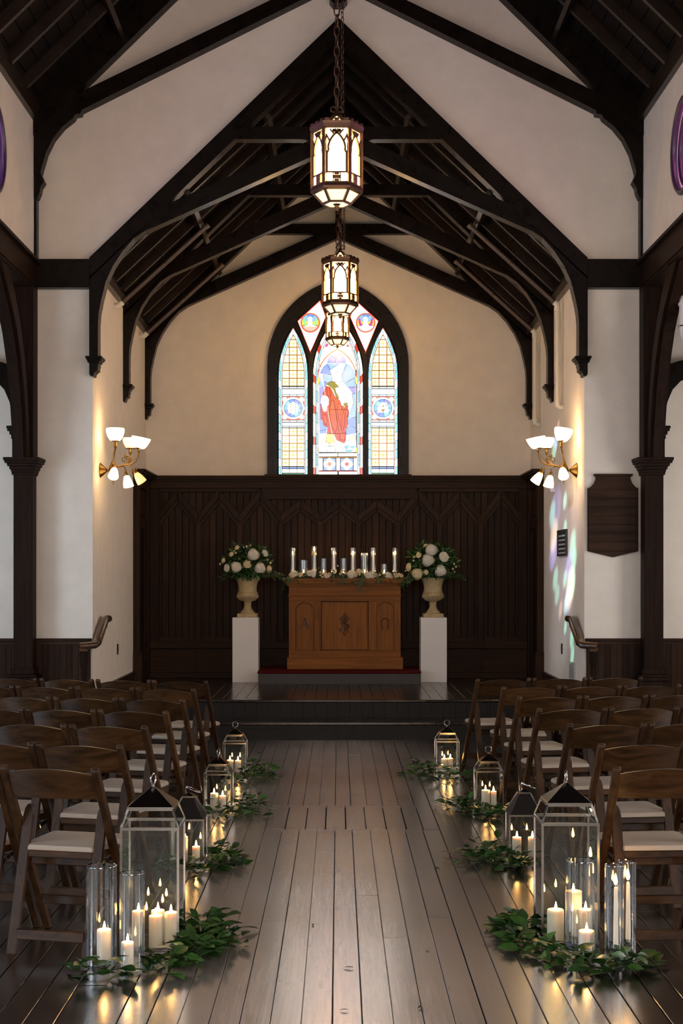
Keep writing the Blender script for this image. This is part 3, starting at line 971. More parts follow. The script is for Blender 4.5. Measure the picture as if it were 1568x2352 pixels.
def quarry(name, pale, edge, strength):
    """amber-stained quarry: a painted cross and a stained edge on pale glass (flat print on the pane)"""
    m, t, b, out = nodes(name)
    tc = t.nodes.new('ShaderNodeTexCoord')
    sp = t.nodes.new('ShaderNodeSeparateXYZ')
    t.links.new(tc.outputs['Object'], sp.inputs[0])
    def math_(op, a, bb=None, c=None):
        n = t.nodes.new('ShaderNodeMath')
        n.operation = op
        for i, x in enumerate((a, bb, c)):
            if x is None:
                continue
            if isinstance(x, (int, float)):
                n.inputs[i].default_value = x
            else:
                t.links.new(x, n.inputs[i])
        return n.outputs[0]
    ax_ = math_('ABSOLUTE', sp.outputs['X'])
    az_ = math_('ABSOLUTE', sp.outputs['Z'])
    lo = math_('MINIMUM', ax_, az_)
    hi = math_('MAXIMUM', ax_, az_)
    cross = math_('LESS_THAN', math_('MULTIPLY_ADD', hi, 0.05, lo), 0.0045)
    rr = math_('POWER', math_('ADD', math_('MULTIPLY', ax_, ax_), math_('MULTIPLY', az_, az_)), 0.5)
    rim = math_('SUBTRACT', 1.0, math_('MULTIPLY', math_('ABSOLUTE', math_('SUBTRACT', rr, 0.012)), 90.0))
    edgef = math_('MULTIPLY', math_('SUBTRACT', hi, 0.030), 55.0)
    f = math_('MAXIMUM', math_('MAXIMUM', math_('MULTIPLY', cross, 0.9), math_('MULTIPLY', rim, 0.45)), edgef)
    cl = t.nodes.new('ShaderNodeClamp')
    t.links.new(f, cl.inputs[0])
    mx = t.nodes.new('ShaderNodeMix')
    mx.data_type = 'RGBA'
    mx.inputs['A'].default_value = (*pale, 1)
    mx.inputs['B'].default_value = (*edge, 1)
    t.links.new(cl.outputs[0], mx.inputs['Factor'])
    t.links.new(mx.outputs['Result'], b.inputs['Emission Color'])
    b.inputs['Emission Strength'].default_value = strength
    b.inputs['Base Color'].default_value = (0.3, 0.2, 0.1, 1)
    return m


Q1 = quarry('glass_quarry_amber', (1.0, 0.86, 0.56), (0.62, 0.25, 0.01), GLASS_GLOW * 1.65)
Q2 = quarry('glass_quarry_pale', (1.0, 0.95, 0.84), (0.62, 0.25, 0.01), GLASS_GLOW * 2.2)
LEAD = plain('lead_came', (0.012, 0.012, 0.016), 0.5)
LEADB = glow('blue_lead_halo', (0.012, 0.035, 0.16), GLASS_GLOW)  # lead given a faint blue glow, painted bleed of the bright glass
LEADY = glow('amber_lead_halo', (0.20, 0.075, 0.006), GLASS_GLOW)  # amber glow put into the lead, as spilled from the bright quarries


def inset(poly, g):
    n = len(poly)
    ar = sum(poly[i][0] * poly[(i + 1) % n][1] - poly[(i + 1) % n][0] * poly[i][1] for i in range(n))
    sg = 1 if ar > 0 else -1
    out = []
    for i in range(n):
        p0, p1, p2 = Vector(poly[i - 1]), Vector(poly[i]), Vector(poly[(i + 1) % n])
        e1, e2 = (p1 - p0), (p2 - p1)
        if e1.length < 1e-6 or e2.length < 1e-6:
            out.append(tuple(p1))
            continue
        e1.normalize()
        e2.normalize()
        n1 = Vector((-e1.y, e1.x)) * sg
        n2 = Vector((-e2.y, e2.x)) * sg
        b = n1 + n2
        if b.length < 1e-3:
            out.append(tuple(p1 + n1 * g))
            continue
        b.normalize()
        out.append(tuple(p1 + b * (g / max(0.5, b.dot(n1)))))
    return out


def clip(poly, region):
    """clip poly by the convex polygon region"""
    n = len(region)
    ar = sum(region[i][0] * region[(i + 1) % n][1] - region[(i + 1) % n][0] * region[i][1] for i in range(n))
    sg = 1 if ar > 0 else -1
    out = list(poly)
    for i in range(n):
        a, b = region[i], region[(i + 1) % n]
        if abs(a[0] - b[0]) + abs(a[1] - b[1]) < 1e-6:
            continue
        side = lambda p: sg * ((b[0] - a[0]) * (p[1] - a[1]) - (b[1] - a[1]) * (p[0] - a[0]))
        new = []
        for j in range(len(out)):
            p, q = out[j - 1], out[j]
            sp_, sq = side(p), side(q)
            if (sp_ < 0) != (sq < 0):
                t = sp_ / (sp_ - sq)
                new.append((p[0] + (q[0] - p[0]) * t, p[1] + (q[1] - p[1]) * t))
            if sq >= 0:
                new.append(q)
        out = new
        if len(out) < 3:
            return []
    res = []
    for p in out:
        if not res or math.hypot(p[0] - res[-1][0], p[1] - res[-1][1]) > 0.8:
            res.append(p)
    return res if len(res) >= 3 else []


def pane(par, poly, mat, layer=0, g=2.8, center=None, name='pane'):
    if len(poly) < 3:
        return None
    P = [W(*p) for p in inset(poly, g)]
    c = W(*center) if center else (sum(p[0] for p in P) / len(P), sum(p[1] for p in P) / len(P))
    y = 17.490 - 0.0042 * layer
    o = MB().prism([(p[0] - c[0], p[1] - c[1]) for p in P], 'y', -0.002, 0.002).build(name, mat, par)
    o.location = (c[0], y, c[1])
    return o


def strip(par, pts, w, mat, layer=1):
    for p, q in zip(pts[:-1], pts[1:]):
        d = Vector((q[0] - p[0], q[1] - p[1]))
        if d.length < 0.5:
            continue
        n = Vector((-d.y, d.x)).normalized() * (w / 2)
        pane(par, [(p[0] + n.x, p[1] + n.y), (q[0] + n.x, q[1] + n.y), (q[0] - n.x, q[1] - n.y), (p[0] - n.x, p[1] - n.y)], mat, layer, 0.4)


def light_outline(xa, xb, ybot, ysp, yap, d=0.0, n=12, db=None):
    """outline of one pointed light, inset by d; returned from lower left up over the point to lower right"""
    w, h = xb - xa, ysp - yap
    r = ((w / 2) ** 2 + h ** 2) / w
    rr = r - d
    mid = (xa + xb) / 2
    c1, c2 = xa + r, xb - r
    am = math.degrees(math.acos(min(1, (c1 - mid) / rr)))
    L = arc(0, 0, rr, 0, am, n)
    left = [(c1 - p[0], ysp - p[1]) for p in L]
    right = [(c2 + p[0], ysp - p[1]) for p in reversed(L)]
    return [(xa + d, ybot - (d if db is None else db))] + left + right[1:] + [(xb - d, ybot - (d if db is None else db))]


def resample(pl, step):
    out = [pl[0]]
    acc = 0.0
    for p, q in zip(pl[:-1], pl[1:]):
        L = math.hypot(q[0] - p[0], q[1] - p[1])
        while acc + L >= step:
            t = (step - acc) / L
            p = (p[0] + (q[0] - p[0]) * t, p[1] + (q[1] - p[1]) * t)
            out.append(p)
            L = math.hypot(q[0] - p[0], q[1] - p[1])
            acc = 0.0
        acc += L
    out.append(pl[-1])
    return out


def border(par, a, b, count, mats, layer=0, half=True):
    """panes between two matching outlines a (outer) and b (inner), count a side"""
    n = len(a)
    def at(pl, t):
        # parameter by arc length over the half outline
        ls = [0.0]
        for p, q in zip(pl[:-1], pl[1:]):
            ls.append(ls[-1] + math.hypot(q[0] - p[0], q[1] - p[1]))
        s = t * ls[-1]
        for i in range(len(pl) - 1):
            if s <= ls[i + 1] + 1e-9:
                u = (s - ls[i]) / max(1e-9, ls[i + 1] - ls[i])
                return (pl[i][0] + (pl[i + 1][0] - pl[i][0]) * u, pl[i][1] + (pl[i + 1][1] - pl[i][1]) * u)
        return pl[-1]
    h = n // 2 + 1
    for A_, B_ in ((a[:h], b[:h]), (a[:h - 2:-1] if False else a[::-1][:h], b[::-1][:h])):
        for i in range(count):
            t0, t1 = i / count, (i + 1) / count
            k = 3
            pa = [at(A_, t0 + (t1 - t0) * j / k) for j in range(k + 1)]
            pb = [at(B_, t0 + (t1 - t0) * j / k) for j in range(k + 1)]
            pane(par, pa + pb[::-1], mats[i % len(mats)], layer, 2.6)


def disc(cx, cy, r, n=14, a0=0, a1=360):
    return [(cx + r * math.cos(math.radians(a0 + (a1 - a0) * i / n)), cy + r * math.sin(math.radians(a0 + (a1 - a0) * i / n))) for i in range(n if a1 - a0 >= 360 else n + 1)]


def backing(poly):
    o = MB().prism([W(*p) for p in poly], 'y', 17.4935, 17.4955).build('stained_light', LEAD, win)
    m = MB().tube([(W(*p)[0], 17.485, W(*p)[1]) for p in poly], 0.0085, 6, closed=True)
    m.build('bead', BEAM, win)
    return o


rq = random.Random(3)
for xa, xb, emblem in ((165, 475, 'cross'), (1066, 1378, 'alpha')):
    cx = (xa + xb) / 2
    par = backing(light_outline(xa, xb, 1965, 960, 468, 0, db=0))
    out = [light_outline(xa, xb, 1965, 960, 468, d, db=0) for d in (0, 9, 31, 41)]
    border(par, out[0], out[1], 11, [G['coral'], G['red'], G['brightred'], G['pink'], G['red']])
    border(par, out[1], out[2], 17, [G['aqua'], G['iceblue'], G['aqua']])
    border(par, out[2], out[3], 9, [G['white']])
    region = light_outline(xa, xb, 1965, 960, 468, 43, db=0)
    cw = 78
    for rows, y0 in ((7, 520), (5, 1485)):
        ya = y0
        pane(par, clip([(xa, y0 + 2), (xb, y0 + 2), (xb, y0 + rows * 78 - 2), (xa, y0 + rows * 78 - 2)], region), LEADY, 0, 1.0, name='lead_came')
        for r in range(rows):
            for c in (-1, 0, 1):
                q = [(cx + (c - 0.5) * cw, ya), (cx + (c + 0.5) * cw, ya), (cx + (c + 0.5) * cw, ya + 78), (cx + (c - 0.5) * cw, ya + 78)]
                pane(par, clip(q, region), Q2 if rq.random() < 0.45 else Q1, 1, 4.0, center=(cx + c * cw, ya + 39))
            ya += 78
    for y0, y1, mt, k in ((1072, 1090, 'iceblue', 3), (1094, 1148, 'white', 1), (1150, 1168, 'iceblue', 3), (1408, 1426, 'iceblue', 3), (1430, 1464, 'white', 1), (1466, 1482, 'iceblue', 3),
                          (1878, 1896, 'skyblue', 3), (1899, 1938, 'white', 3), (1941, 1962, 'deepgreen', 1)):
        for i in range(k):
            a, b = xa + 43, xb - 43
            w_ = (b - a) / k
            pane(par, [(a + i * w_, y0), (a + (i + 1) * w_, y0), (a + (i + 1) * w_, y1), (a + i * w_, y1)], G[mt], 0, 2.8)
    yc, R = 1288, 114
    pane(par, [(xa + 43, yc - 118), (xb - 43, yc - 118), (xb - 43, yc + 118), (xa + 43, yc + 118)], G['coral'], 0, 1.4)
    for sx in (-1, 1):
        for sy in (-1, 1):
            pane(par, disc(cx + sx * 85, yc + sy * 88, 25), G['white'], 1, 0.5)
    pane(par, disc(cx, yc, R, 28), LEAD, 1, 0)
    for i in range(8):
        a0, a1 = i * 45 + 9, i * 45 + 54
        pane(par, disc(cx, yc, R - 2, 4, a0, a1) + disc(cx, yc, R - 22, 4, a0, a1)[::-1], G['palegreen' if i % 3 == 0 else 'iceblue'], 2, 1.2)
    for i in range(9):
        a0, a1 = i * 40, i * 40 + 40
        pane(par, disc(cx, yc, R - 24, 4, a0, a1) + [(cx, yc)], G[['paleblue', 'aqua', 'skyblue', 'violet'][i % 4]], 2, 1.6)
    if emblem == 'cross':
        e = [(-0.2, -1), (0.2, -1), (0.28, -0.75), (0.65, -0.8), (0.75, -0.45), (0.95, -0.1), (0.8, 0.3), (0.75, 0.7), (0.3, 0.75), (0.2, 1), (-0.2, 1), (-0.3, 0.75), (-0.75, 0.8), (-0.8, 0.4), (-0.92, 0), (-0.8, -0.4), (-0.7, -0.75), (-0.28, -0.75)]
    else:
        e = [(-0.55, -0.85), (0.0, -0.95), (0.6, -0.85), (0.75, -0.2), (0.9, 0.5), (0.75, 0.7), (0.2, 0.72), (0.05, 0.6), (-0.1, 0.72), (-0.85, 0.65), (-0.85, 0.1), (-0.7, -0.4)]
    pane(par, [(cx + x * 62, yc + y * 62) for x, y in e], G['white'], 3, 0.5)
    if emblem == 'cross':
        for sx in (-24, 24):
            for sy in (-34, -12, 14, 36):
                pane(par, [(cx + sx - 8, yc + sy - 6), (cx + sx + 8, yc + sy - 6), (cx + sx + 8, yc + sy + 6), (cx + sx - 8, yc + sy + 6)], G['gold'], 4, 0.3)
    else:
        for tri in ([(-12, -10), (14, -10), (1, -40)], [(-24, 10), (26, 10), (4, 40), (-4, 40)], [(-40, -8), (-34, -40), (-24, -46), (-34, -8)], [(22, -46), (34, -38), (42, -8), (34, -10)]):
            pane(par, [(cx + p[0], yc + p[1]) for p in tri], G['gold'], 4, 0.3)

# the tall middle light
mid = lambda d: light_outline(516, 1024, 1965, 950, 372, d, db=0)
par = backing(mid(0))
border(par, mid(4), mid(32), 21, [G['brightred'], G['white'], G['white'], G['white']])
border(par, mid(34), mid(52), 15, [G['iceblue'], G['aqua']])


def S(x, y):                      # pixel of the close study of the figure -> window study pixel
    return ((716 + 0.13607 * x - 600) / 0.2296, (780 + 0.13607 * y - 640) / 0.2296)


def fig(pts, mat, layer, g=2.6):
    P = [S(*p) for p in pts]
    if layer >= 2:
        pane(par, P, LEADB if layer < 3 else LEAD, layer - 0.45, -1.6, name='lead_came')
        g = min(g, 1.3)
    pane(par, P, G[mat], layer, g)


border(par, mid(54), mid(64), 7, [G['white']])
pane(par, [p for p in mid(66) if p[1] < 940], G['cream'], -0.45, 2.0)
for pts, mt in (([(205, 105), (255, 45), (300, 40), (270, 110)], 'magenta'), ([(580, 95), (610, 50), (655, 100), (600, 110)], 'magenta'),
                ([(180, 140), (240, 115), (300, 185), (215, 260)], 'cream'), ([(245, 112), (380, 100), (425, 130), (305, 180)], 'cream'),
                ([(540, 180), (580, 110), (690, 190), (640, 260)], 'cream'), ([(430, 130), (470, 110), (575, 112), (535, 178)], 'cream'),
                ([(140, 290), (178, 145), (212, 262), (130, 400)], 'cream'), ([(642, 262), (695, 195), (715, 330), (735, 410)], 'cream'),
                ([(300, 40), (420, 20), (425, 95), (280, 108)], 'cream'), ([(425, 20), (560, 40), (590, 108), (430, 95)], 'cream')):
    fig(pts, mt, 0)
fig([(112, 620), (125, 520), (165, 420), (230, 320), (320, 225), (425, 150), (530, 215), (620, 300), (690, 400), (735, 500), (755, 620), (758, 1895), (112, 1895)], 'white', 1)
for side in ([(108, 610), (118, 510), (158, 405), (222, 305), (315, 215), (432, 138)], [(432, 138), (535, 200), (632, 290), (700, 395), (742, 495), (762, 610)]):
    strip(par, [S(*p) for p in side], 9, G['coral'] if False else G['brightred'], 2)
blue = [([(320, 245), (425, 165), (485, 210), (418, 300)], 'paleblue'), ([(265, 378), (275, 320), (315, 250), (418, 303), (385, 378)], 'skyblue'),
        ([(490, 213), (560, 290), (583, 378), (390, 378), (420, 300)], 'skyblue'), ([(270, 388), (470, 388), (315, 495)], 'paleblue'),
        ([(475, 390), (583, 390), (520, 560), (440, 520), (370, 610), (320, 495)], 'iceblue'), ([(263, 388), (310, 495), (335, 575), (190, 560), (135, 570), (160, 510), (200, 440)], 'skyblue'),
        ([(195, 570), (340, 580), (360, 640), (330, 690), (265, 715), (205, 680)], 'paleblue'), ([(588, 390), (660, 430), (720, 500), (748, 600), (730, 625), (560, 725), (510, 690), (520, 560)], 'paleblue'),
        ([(730, 630), (745, 780), (620, 790), (565, 730)], 'paleblue'), ([(745, 785), (745, 900), (690, 885), (625, 795)], 'violet'), ([(745, 905), (748, 1160), (660, 1160), (700, 1090), (690, 890)], 'paleblue'),
        ([(748, 1170), (750, 1290), (615, 1330), (630, 1230), (650, 1220), (665, 1170)], 'paleblue'), ([(750, 1295), (750, 1480), (620, 1430), (610, 1340)], 'skyblue'),
        ([(750, 1485), (750, 1570), (585, 1600), (590, 1490), (618, 1437)], 'skyblue'), ([(122, 600), (130, 780), (200, 785), (150, 620)], 'paleblue'), ([(205, 690), (262, 715), (250, 750), (235, 800), (215, 790)], 'skyblue'),
        ([(128, 790), (200, 790), (230, 830), (170, 920), (150, 1000), (155, 1330), (130, 1330)], 'violet'), ([(130, 1335), (165, 1340), (200, 1420), (262, 1460), (255, 1500), (135, 1530)], 'skyblue'),
        ([(135, 1535), (253, 1505), (248, 1570), (140, 1575)], 'skyblue')]
for pts, mt in blue:
    fig(pts, mt, 2)
for pts, mt in (([(135, 1610), (210, 1600), (235, 1650), (150, 1690)], 'white'), ([(135, 1700), (242, 1690), (248, 1740), (140, 1750)], 'tan'), ([(590, 1630), (750, 1600), (750, 1690), (600, 1700)], 'tan'),
                ([(590, 1705), (755, 1700), (700, 1760), (560, 1770)], 'palegreen'), ([(140, 1770), (270, 1745), (380, 1780), (230, 1800), (145, 1800)], 'cream'), ([(220, 1802), (390, 1784), (402, 1890), (262, 1890)], 'palegreen'),
                ([(397, 1800), (560, 1800), (580, 1890), (407, 1890)], 'iceblue'), ([(562, 1780), (640, 1772), (605, 1830), (580, 1850)], 'teal'), ([(642, 1790), (742, 1780), (690, 1832)], 'teal'),
                ([(580, 1852), (690, 1852), (685, 1887), (585, 1887)], 'teal'), ([(692, 1842), (750, 1800), (757, 1890), (700, 1890)], 'palegreen'), ([(120, 1815), (228, 1820), (258, 1890), (120, 1890)], 'iceblue'),
                ([(94, 620), (134, 630), (122, 742), (92, 745)], 'yellow'), ([(728, 615), (768, 612), (770, 735), (745, 735)], 'yellow'), ([(118, 1815), (140, 1815), (155, 1890), (118, 1890)], 'yellow'), ([(745, 1810), (782, 1810), (782, 1890), (735, 1890)], 'yellow')):
    fig(pts, mt, 2)
robe = [(250, 770), (320, 790), (360, 870), (400, 950), (470, 1010), (530, 1100), (560, 1130), (612, 1100), (635, 1180), (625, 1250), (610, 1320), (616, 1420), (582, 1500), (582, 1700), (550, 1742), (430, 1692), (402, 1640), (380, 1580),
        (262, 1572), (268, 1460), (212, 1440), (178, 1345), (155, 1330), (150, 1170), (165, 960), (200, 880), (235, 800)]
fig(robe, 'red', 3, 0.8)
for pts in ([(300, 1180), (350, 1000), (385, 1060), (420, 1250), (440, 1440), (400, 1560), (340, 1440), (310, 1300)], [(450, 1060), (520, 1130), (560, 1300), (560, 1430), (520, 1540), (470, 1350), (430, 1150)], [(260, 800), (300, 800), (310, 930), (270, 930)],
            [(480, 1580), (570, 1560), (560, 1690), (480, 1680)], [(185, 1260), (240, 1250), (262, 1340), (250, 1430), (205, 1380)], [(565, 1150), (622, 1190), (600, 1290), (580, 1280)]):
    fig(pts, 'brightred', 4, 2.0)
for pts in ([(300, 1170), (640, 1170)], [(262, 1576), (585, 1576)], [(375, 1010), (460, 1560)], [(505, 1120), (540, 1500)], [(330, 830), (300, 1250), (350, 1480)], [(440, 1090), (500, 1300), (505, 1520)]):
    strip(par, [S(*p) for p in pts], 3.2, LEAD, 5)
fig([(165, 960), (200, 925), (260, 940), (295, 1000), (290, 1090), (255, 1130), (255, 1205), (200, 1205), (170, 1100), (155, 1020)], 'white', 5)
fig([(255, 1582), (375, 1582), (390, 1700), (400, 1735), (260, 1735), (243, 1700)], 'orange', 5)
fig([(285, 1740), (375, 1750), (370, 1790), (290, 1785)], 'flesh', 5)
fig([(440, 1745), (520, 1750), (565, 1810), (540, 1825), (450, 1790)], 'flesh', 5)
fig([(250, 740), (280, 715), (340, 695), (400, 710), (460, 790), (400, 800), (410, 880), (460, 960), (455, 1000), (410, 950), (370, 840), (330, 790), (280, 760)], 'green', 5)
fig([(545, 1060), (600, 1050), (615, 1085), (580, 1125), (540, 1100)], 'green', 5)
fig([(395, 708), (470, 725), (500, 705), (560, 740), (610, 790), (632, 870), (530, 812), (470, 790)], 'white', 5)
fig([(400, 805), (450, 790), (510, 808), (600, 850), (632, 900), (615, 960), (560, 960), (530, 1010), (530, 1100), (515, 1115), (480, 1020), (460, 960), (430, 900), (415, 880)], 'white', 6)
fig([(640, 880), (685, 910), (700, 1000), (710, 1070), (690, 1105), (640, 1090), (610, 1050), (620, 980), (635, 940)], 'flesh', 6)
fig([(555, 970), (600, 955), (632, 985), (620, 1015), (550, 1020)], 'white', 6)
fig([(620, 1100), (660, 1110), (665, 1170), (655, 1220), (635, 1215), (615, 1150)], 'white', 6)
fig([(340, 690), (355, 650), (380, 580), (420, 535), (465, 525), (510, 555), (520, 600), (500, 650), (495, 700), (470, 725), (400, 705)], 'flesh', 6)
strip(par, [S(*p) for p in [(180, 720), (152, 660), (126, 605), (135, 568), (165, 560), (190, 590), (205, 750), (240, 1000), (390, 1820)]], 7.5, G['pink'], 7)
fig([(230, 1040), (255, 1010), (280, 1030), (275, 1080), (245, 1095), (225, 1075)], 'flesh', 8)
fig([(115, 1905), (445, 1902), (445, 1966), (115, 1970)], 'cream', 0)
fig([(448, 1902), (780, 1900), (780, 1965), (448, 1966)], 'cream', 0)
strip(par, [S(115, 1980), S(782, 1977)], 4, G['amber'], 0)
strip(par, [S(115, 2210), S(782, 2208)], 4, G['brightred'], 0)
for x0_, x1_, cc in ((195, 410, 'coral'), (490, 705, 'brightred')):
    xm, ym = (x0_ + x1_) / 2, 2092
    fig([(x0_, 1990), (x1_, 1990), (x1_, 2200), (x0_, 2200)], 'skyblue', 0)
    for dx, dy in ((0, -54), (0, 54), (-54, 0), (54, 0)):
        fig(disc(xm + dx, ym + dy, 50, 12), 'white', 1, 0.6)
    fig(disc(xm, ym, 34, 12), cc, 2, 0.4)
for a, b in ((115, 190), (415, 485), (710, 782)):
    fig([(a, 1990), (b, 1990), (b, 2200), (a, 2200)], 'white', 0)
fig([(115, 2218), (440, 2218), (440, 2280), (115, 2280)], 'white', 0)
fig([(458, 2218), (782, 2218), (782, 2280), (458, 2280)], 'white', 0)

# the two tracery lights over the side lancets
for s in (-1, 1):
    T = lambda p: p if s < 0 else (1540 - p[0], p[1])
    kite = [T(p) for p in ((590, 196), (356, 410), (493, 738), (655, 372))]
    par = backing(kite)
    pane(par, inset(kite, 12), G['white'], 0, 0)
    for i, (a, b) in enumerate(((0, 1), (1, 2), (2, 3), (3, 0))):
        p, q = Vector(kite[a]), Vector(kite[b])
        c = Vector((sum(k[0] for k in kite) / 4, sum(k[1] for k in kite) / 4))
        n = Vector((-(q - p).y, (q - p).x)).normalized()
        n = n if n.dot(c - p) > 0 else -n
        for j in range(5):
            u0, u1 = p + (q - p) * (j / 5) + n * 6, p + (q - p) * ((j + 1) / 5) + n * 6
            strip(par, [tuple(u0), tuple(u1)], 9, G['brightred'] if i in (0, 2) else G['coral'], 1)
    cx, cy = T((492, 430))
    pane(par, disc(cx, cy, 101, 24), G['coral'], 2, 0)
    pane(par, disc(cx, cy, 88, 24), LEAD, 3, 0)
    for a0, a1, mt in ((200, 250, 'paleblue'), (250, 295, 'skyblue'), (295, 340, 'paleblue'), (340, 380, 'yellow'), (160, 200, 'yellow')):
        pane(par, disc(cx, cy, 86, 5, a0, a1) + [(cx, cy)], G[mt], 4, 1.2)
    pane(par, disc(cx, cy, 86, 9, 20, 160), G['pink' if s < 0 else 'white'], 4, 1.2)
    for q in (-1, 1):
        pane(par, [(cx + q * 20, cy + 30), (cx + q * 45, cy + 5), (cx + q * 55, cy - 48), (cx + q * 70, cy - 40), (cx + q * 74, cy), (cx + q * 55, cy + 40)], G['leafgreen' if s < 0 else ('magenta' if q else 'red')], 5, 1)
    pane(par, [(cx - 45, cy + 42), (cx - 20, cy + 5), (cx - 22, cy - 50), (cx, cy - 62), (cx + 22, cy - 45), (cx + 14, cy), (cx + 45, cy + 42), (cx, cy + 32)], G['white'], 6, 0.8)

# ================================================================ pendant lanterns
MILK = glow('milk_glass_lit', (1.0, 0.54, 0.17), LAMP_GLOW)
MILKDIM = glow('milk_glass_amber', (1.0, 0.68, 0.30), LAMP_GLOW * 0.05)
link_mesh = None


def chain_link_mesh(L, w, r):
    pts = []
    for i in range(14):
        a = 2 * math.pi * i / 14
        pts.append((w / 2 * math.cos(a), 0, (L / 2) * math.sin(a)))
    return MB().tube(pts, r, 6, closed=True).mesh('chain_link', BRONZE, smooth=True)


CHAIN = chain_link_mesh(0.088, 0.040, 0.0055)
CHAINS = chain_link_mesh(0.045, 0.022, 0.003)


def hexp(R, z, k):
    a = math.radians(60 * k)
    return Vector((R * math.cos(a), R * math.sin(a), z))


def pendant(x, y, z, sc_, ztop, label):
    o = thing('pendant_lantern', label, 'pendant lamp', (x, y, z), 0, 'hanging gothic lanterns')
    R = 0.172
    q = sc_
    for k in range(6):
        a, b = hexp(R, 0, k), hexp(R, 0, k + 1)
        u = (b - a)
        n = Vector((u.y, -u.x, 0)).normalized()
        def F(t, zz, out=0.0, a=a, u=u, n=n):
            return tuple((a + u * t + Vector((0, 0, zz)) + n * out) * q)

        def facepoly(name, pts, o0, o1, mat):
            m = MB()
            N = len(pts)
            m.add([F(t, zz, o0) for t, zz in pts] + [F(t, zz, o1) for t, zz in pts],
                  [tuple(range(N)), tuple(range(2 * N - 1, N - 1, -1))] + [(i, i + N, (i + 1) % N + N, (i + 1) % N) for i in range(N)])
            return m.build(name, mat, o)
        facepoly('glass_panel', [(0.02, 0.16), (0.98, 0.16), (0.98, 0.545), (0.02, 0.545)], -0.012, -0.008, MILK)
        MB().bar(tuple(hexp(R + 0.004, 0.15, k) * q), tuple(hexp(R + 0.004, 0.55, k) * q), 0.026 * q, 0.026 * q, (math.cos(math.radians(60 * k)), math.sin(math.radians(60 * k)), 0)).build('corner_post', BRONZE, o)
        # pointed arch tracery
        pts = []
        for j in range(9):
            g = math.radians(10 + 62 * j / 8)
            pts.append((0.92 - 0.80 * math.cos(g) * 0.98, 0.385 + 0.142 * math.sin(g) / math.sin(math.radians(72))))
        left = [(0.10, 0.234), (0.10, 0.372), (0.165, 0.384)] + pts + [(0.5, 0.53)]
        m = MB()
        for P in (left, [(1 - t, zz) for t, zz in left]):
            for c, d in zip(P[:-1], P[1:]):
                m.bar(F(c[0], c[1]), F(d[0], d[1]), 0.016 * q, 0.014 * q, tuple(n))
            m.bar(F(P[5][0], P[5][1]), F(0.06 if P[0][0] < 0.5 else 0.94, 0.50), 0.013 * q, 0.012 * q, tuple(n))
            m.bar(F(P[8][0], P[8][1]), F(0.22 if P[0][0] < 0.5 else 0.78, 0.535), 0.013 * q, 0.012 * q, tuple(n))
        m.build('arch_tracery', BRONZE, o)
        m = MB()
        for za, zb in ((0.226, 0.238), (0.156, 0.168)):
            m.add([F(t, zz, w_) for w_ in (-0.008, 0.006) for t, zz in ((0, za), (1, za), (1, zb), (0, zb))], [(0, 1, 2, 3), (7, 6, 5, 4), (0, 4, 5, 1), (1, 5, 6, 2), (2, 6, 7, 3), (3, 7, 4, 0)])
        for ta, tb, za, zb in ((0.34, 0.66, 0.186, 0.210), (0.40, 0.60, 0.168, 0.184), (0.40, 0.60, 0.212, 0.228), (0.33, 0.38, 0.165, 0.23), (0.62, 0.67, 0.165, 0.23)):
            m.add([F(t, zz, w_) for w_ in (-0.008, 0.005) for t, zz in ((ta, za), (tb, za), (tb, zb), (ta, zb))], [(0, 1, 2, 3), (7, 6, 5, 4), (0, 4, 5, 1), (1, 5, 6, 2), (2, 6, 7, 3), (3, 7, 4, 0)])
        m.build('quatrefoil_band', BRONZE, o)
        # lower tapering panes and ribs
        p0, p1, p2, p3 = hexp(0.165, 0.118, k), hexp(0.165, 0.118, k + 1), hexp(0.098, 0.045, k + 1), hexp(0.098, 0.045, k)
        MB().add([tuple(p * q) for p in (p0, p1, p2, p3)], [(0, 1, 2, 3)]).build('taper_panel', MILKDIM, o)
        MB().bar(tuple(hexp(0.172, 0.12, k) * q), tuple(hexp(0.10, 0.043, k) * q), 0.018 * q, 0.014 * q).build('taper_rib', BRONZE, o)
        MB().bar(tuple(hexp(0.10, 0.043, k) * q), tuple(hexp(0.10, 0.043, k + 1) * q), 0.016 * q, 0.014 * q).build('bottom_rail', BRONZE, o)
        r0, r1, r2, r3 = hexp(0.115, 0.585, k), hexp(0.115, 0.585, k + 1), hexp(0.018, 0.672, k + 1), hexp(0.018, 0.672, k)
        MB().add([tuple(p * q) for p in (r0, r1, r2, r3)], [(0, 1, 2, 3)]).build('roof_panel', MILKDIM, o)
        MB().bar(tuple(hexp(0.118, 0.582, k) * q), tuple(hexp(0.016, 0.68, k) * q), 0.014 * q, 0.014 * q).build('roof_rib', BRONZE, o)
        for t in (0.12, 0.5, 0.88):
            a2, b2 = hexp(0.183, 0, k), hexp(0.183, 0, k + 1)
            c = (a2 + (b2 - a2) * t + Vector((0, 0, 0.600)))
            MB().bar(tuple((c - u.normalized() * 0.016) * q), tuple((c + u.normalized() * 0.016) * q), 0.022 * q, 0.022 * q).build('crenel', BRONZE, o)
    m = MB()
    for zz, rr in ((0.118, 0.178), (0.130, 0.190), (0.150, 0.190), (0.162, 0.178)):
        pass
    MB().lathe([(0.158, 0.112), (0.186, 0.118), (0.190, 0.135), (0.184, 0.158), (0.160, 0.160)], 6).build('base_ring', BRONZE, o)
    MB().lathe([(0.150, 0.542), (0.180, 0.542), (0.186, 0.555), (0.194, 0.575), (0.196, 0.592), (0.110, 0.592)], 6).build('crown', BRONZE, o)
    MB().lathe([(0.0, 0.041), (0.098, 0.042), (0.098, 0.046), (0.0, 0.046)], 6).build('bottom_panel', MILKDIM, o)
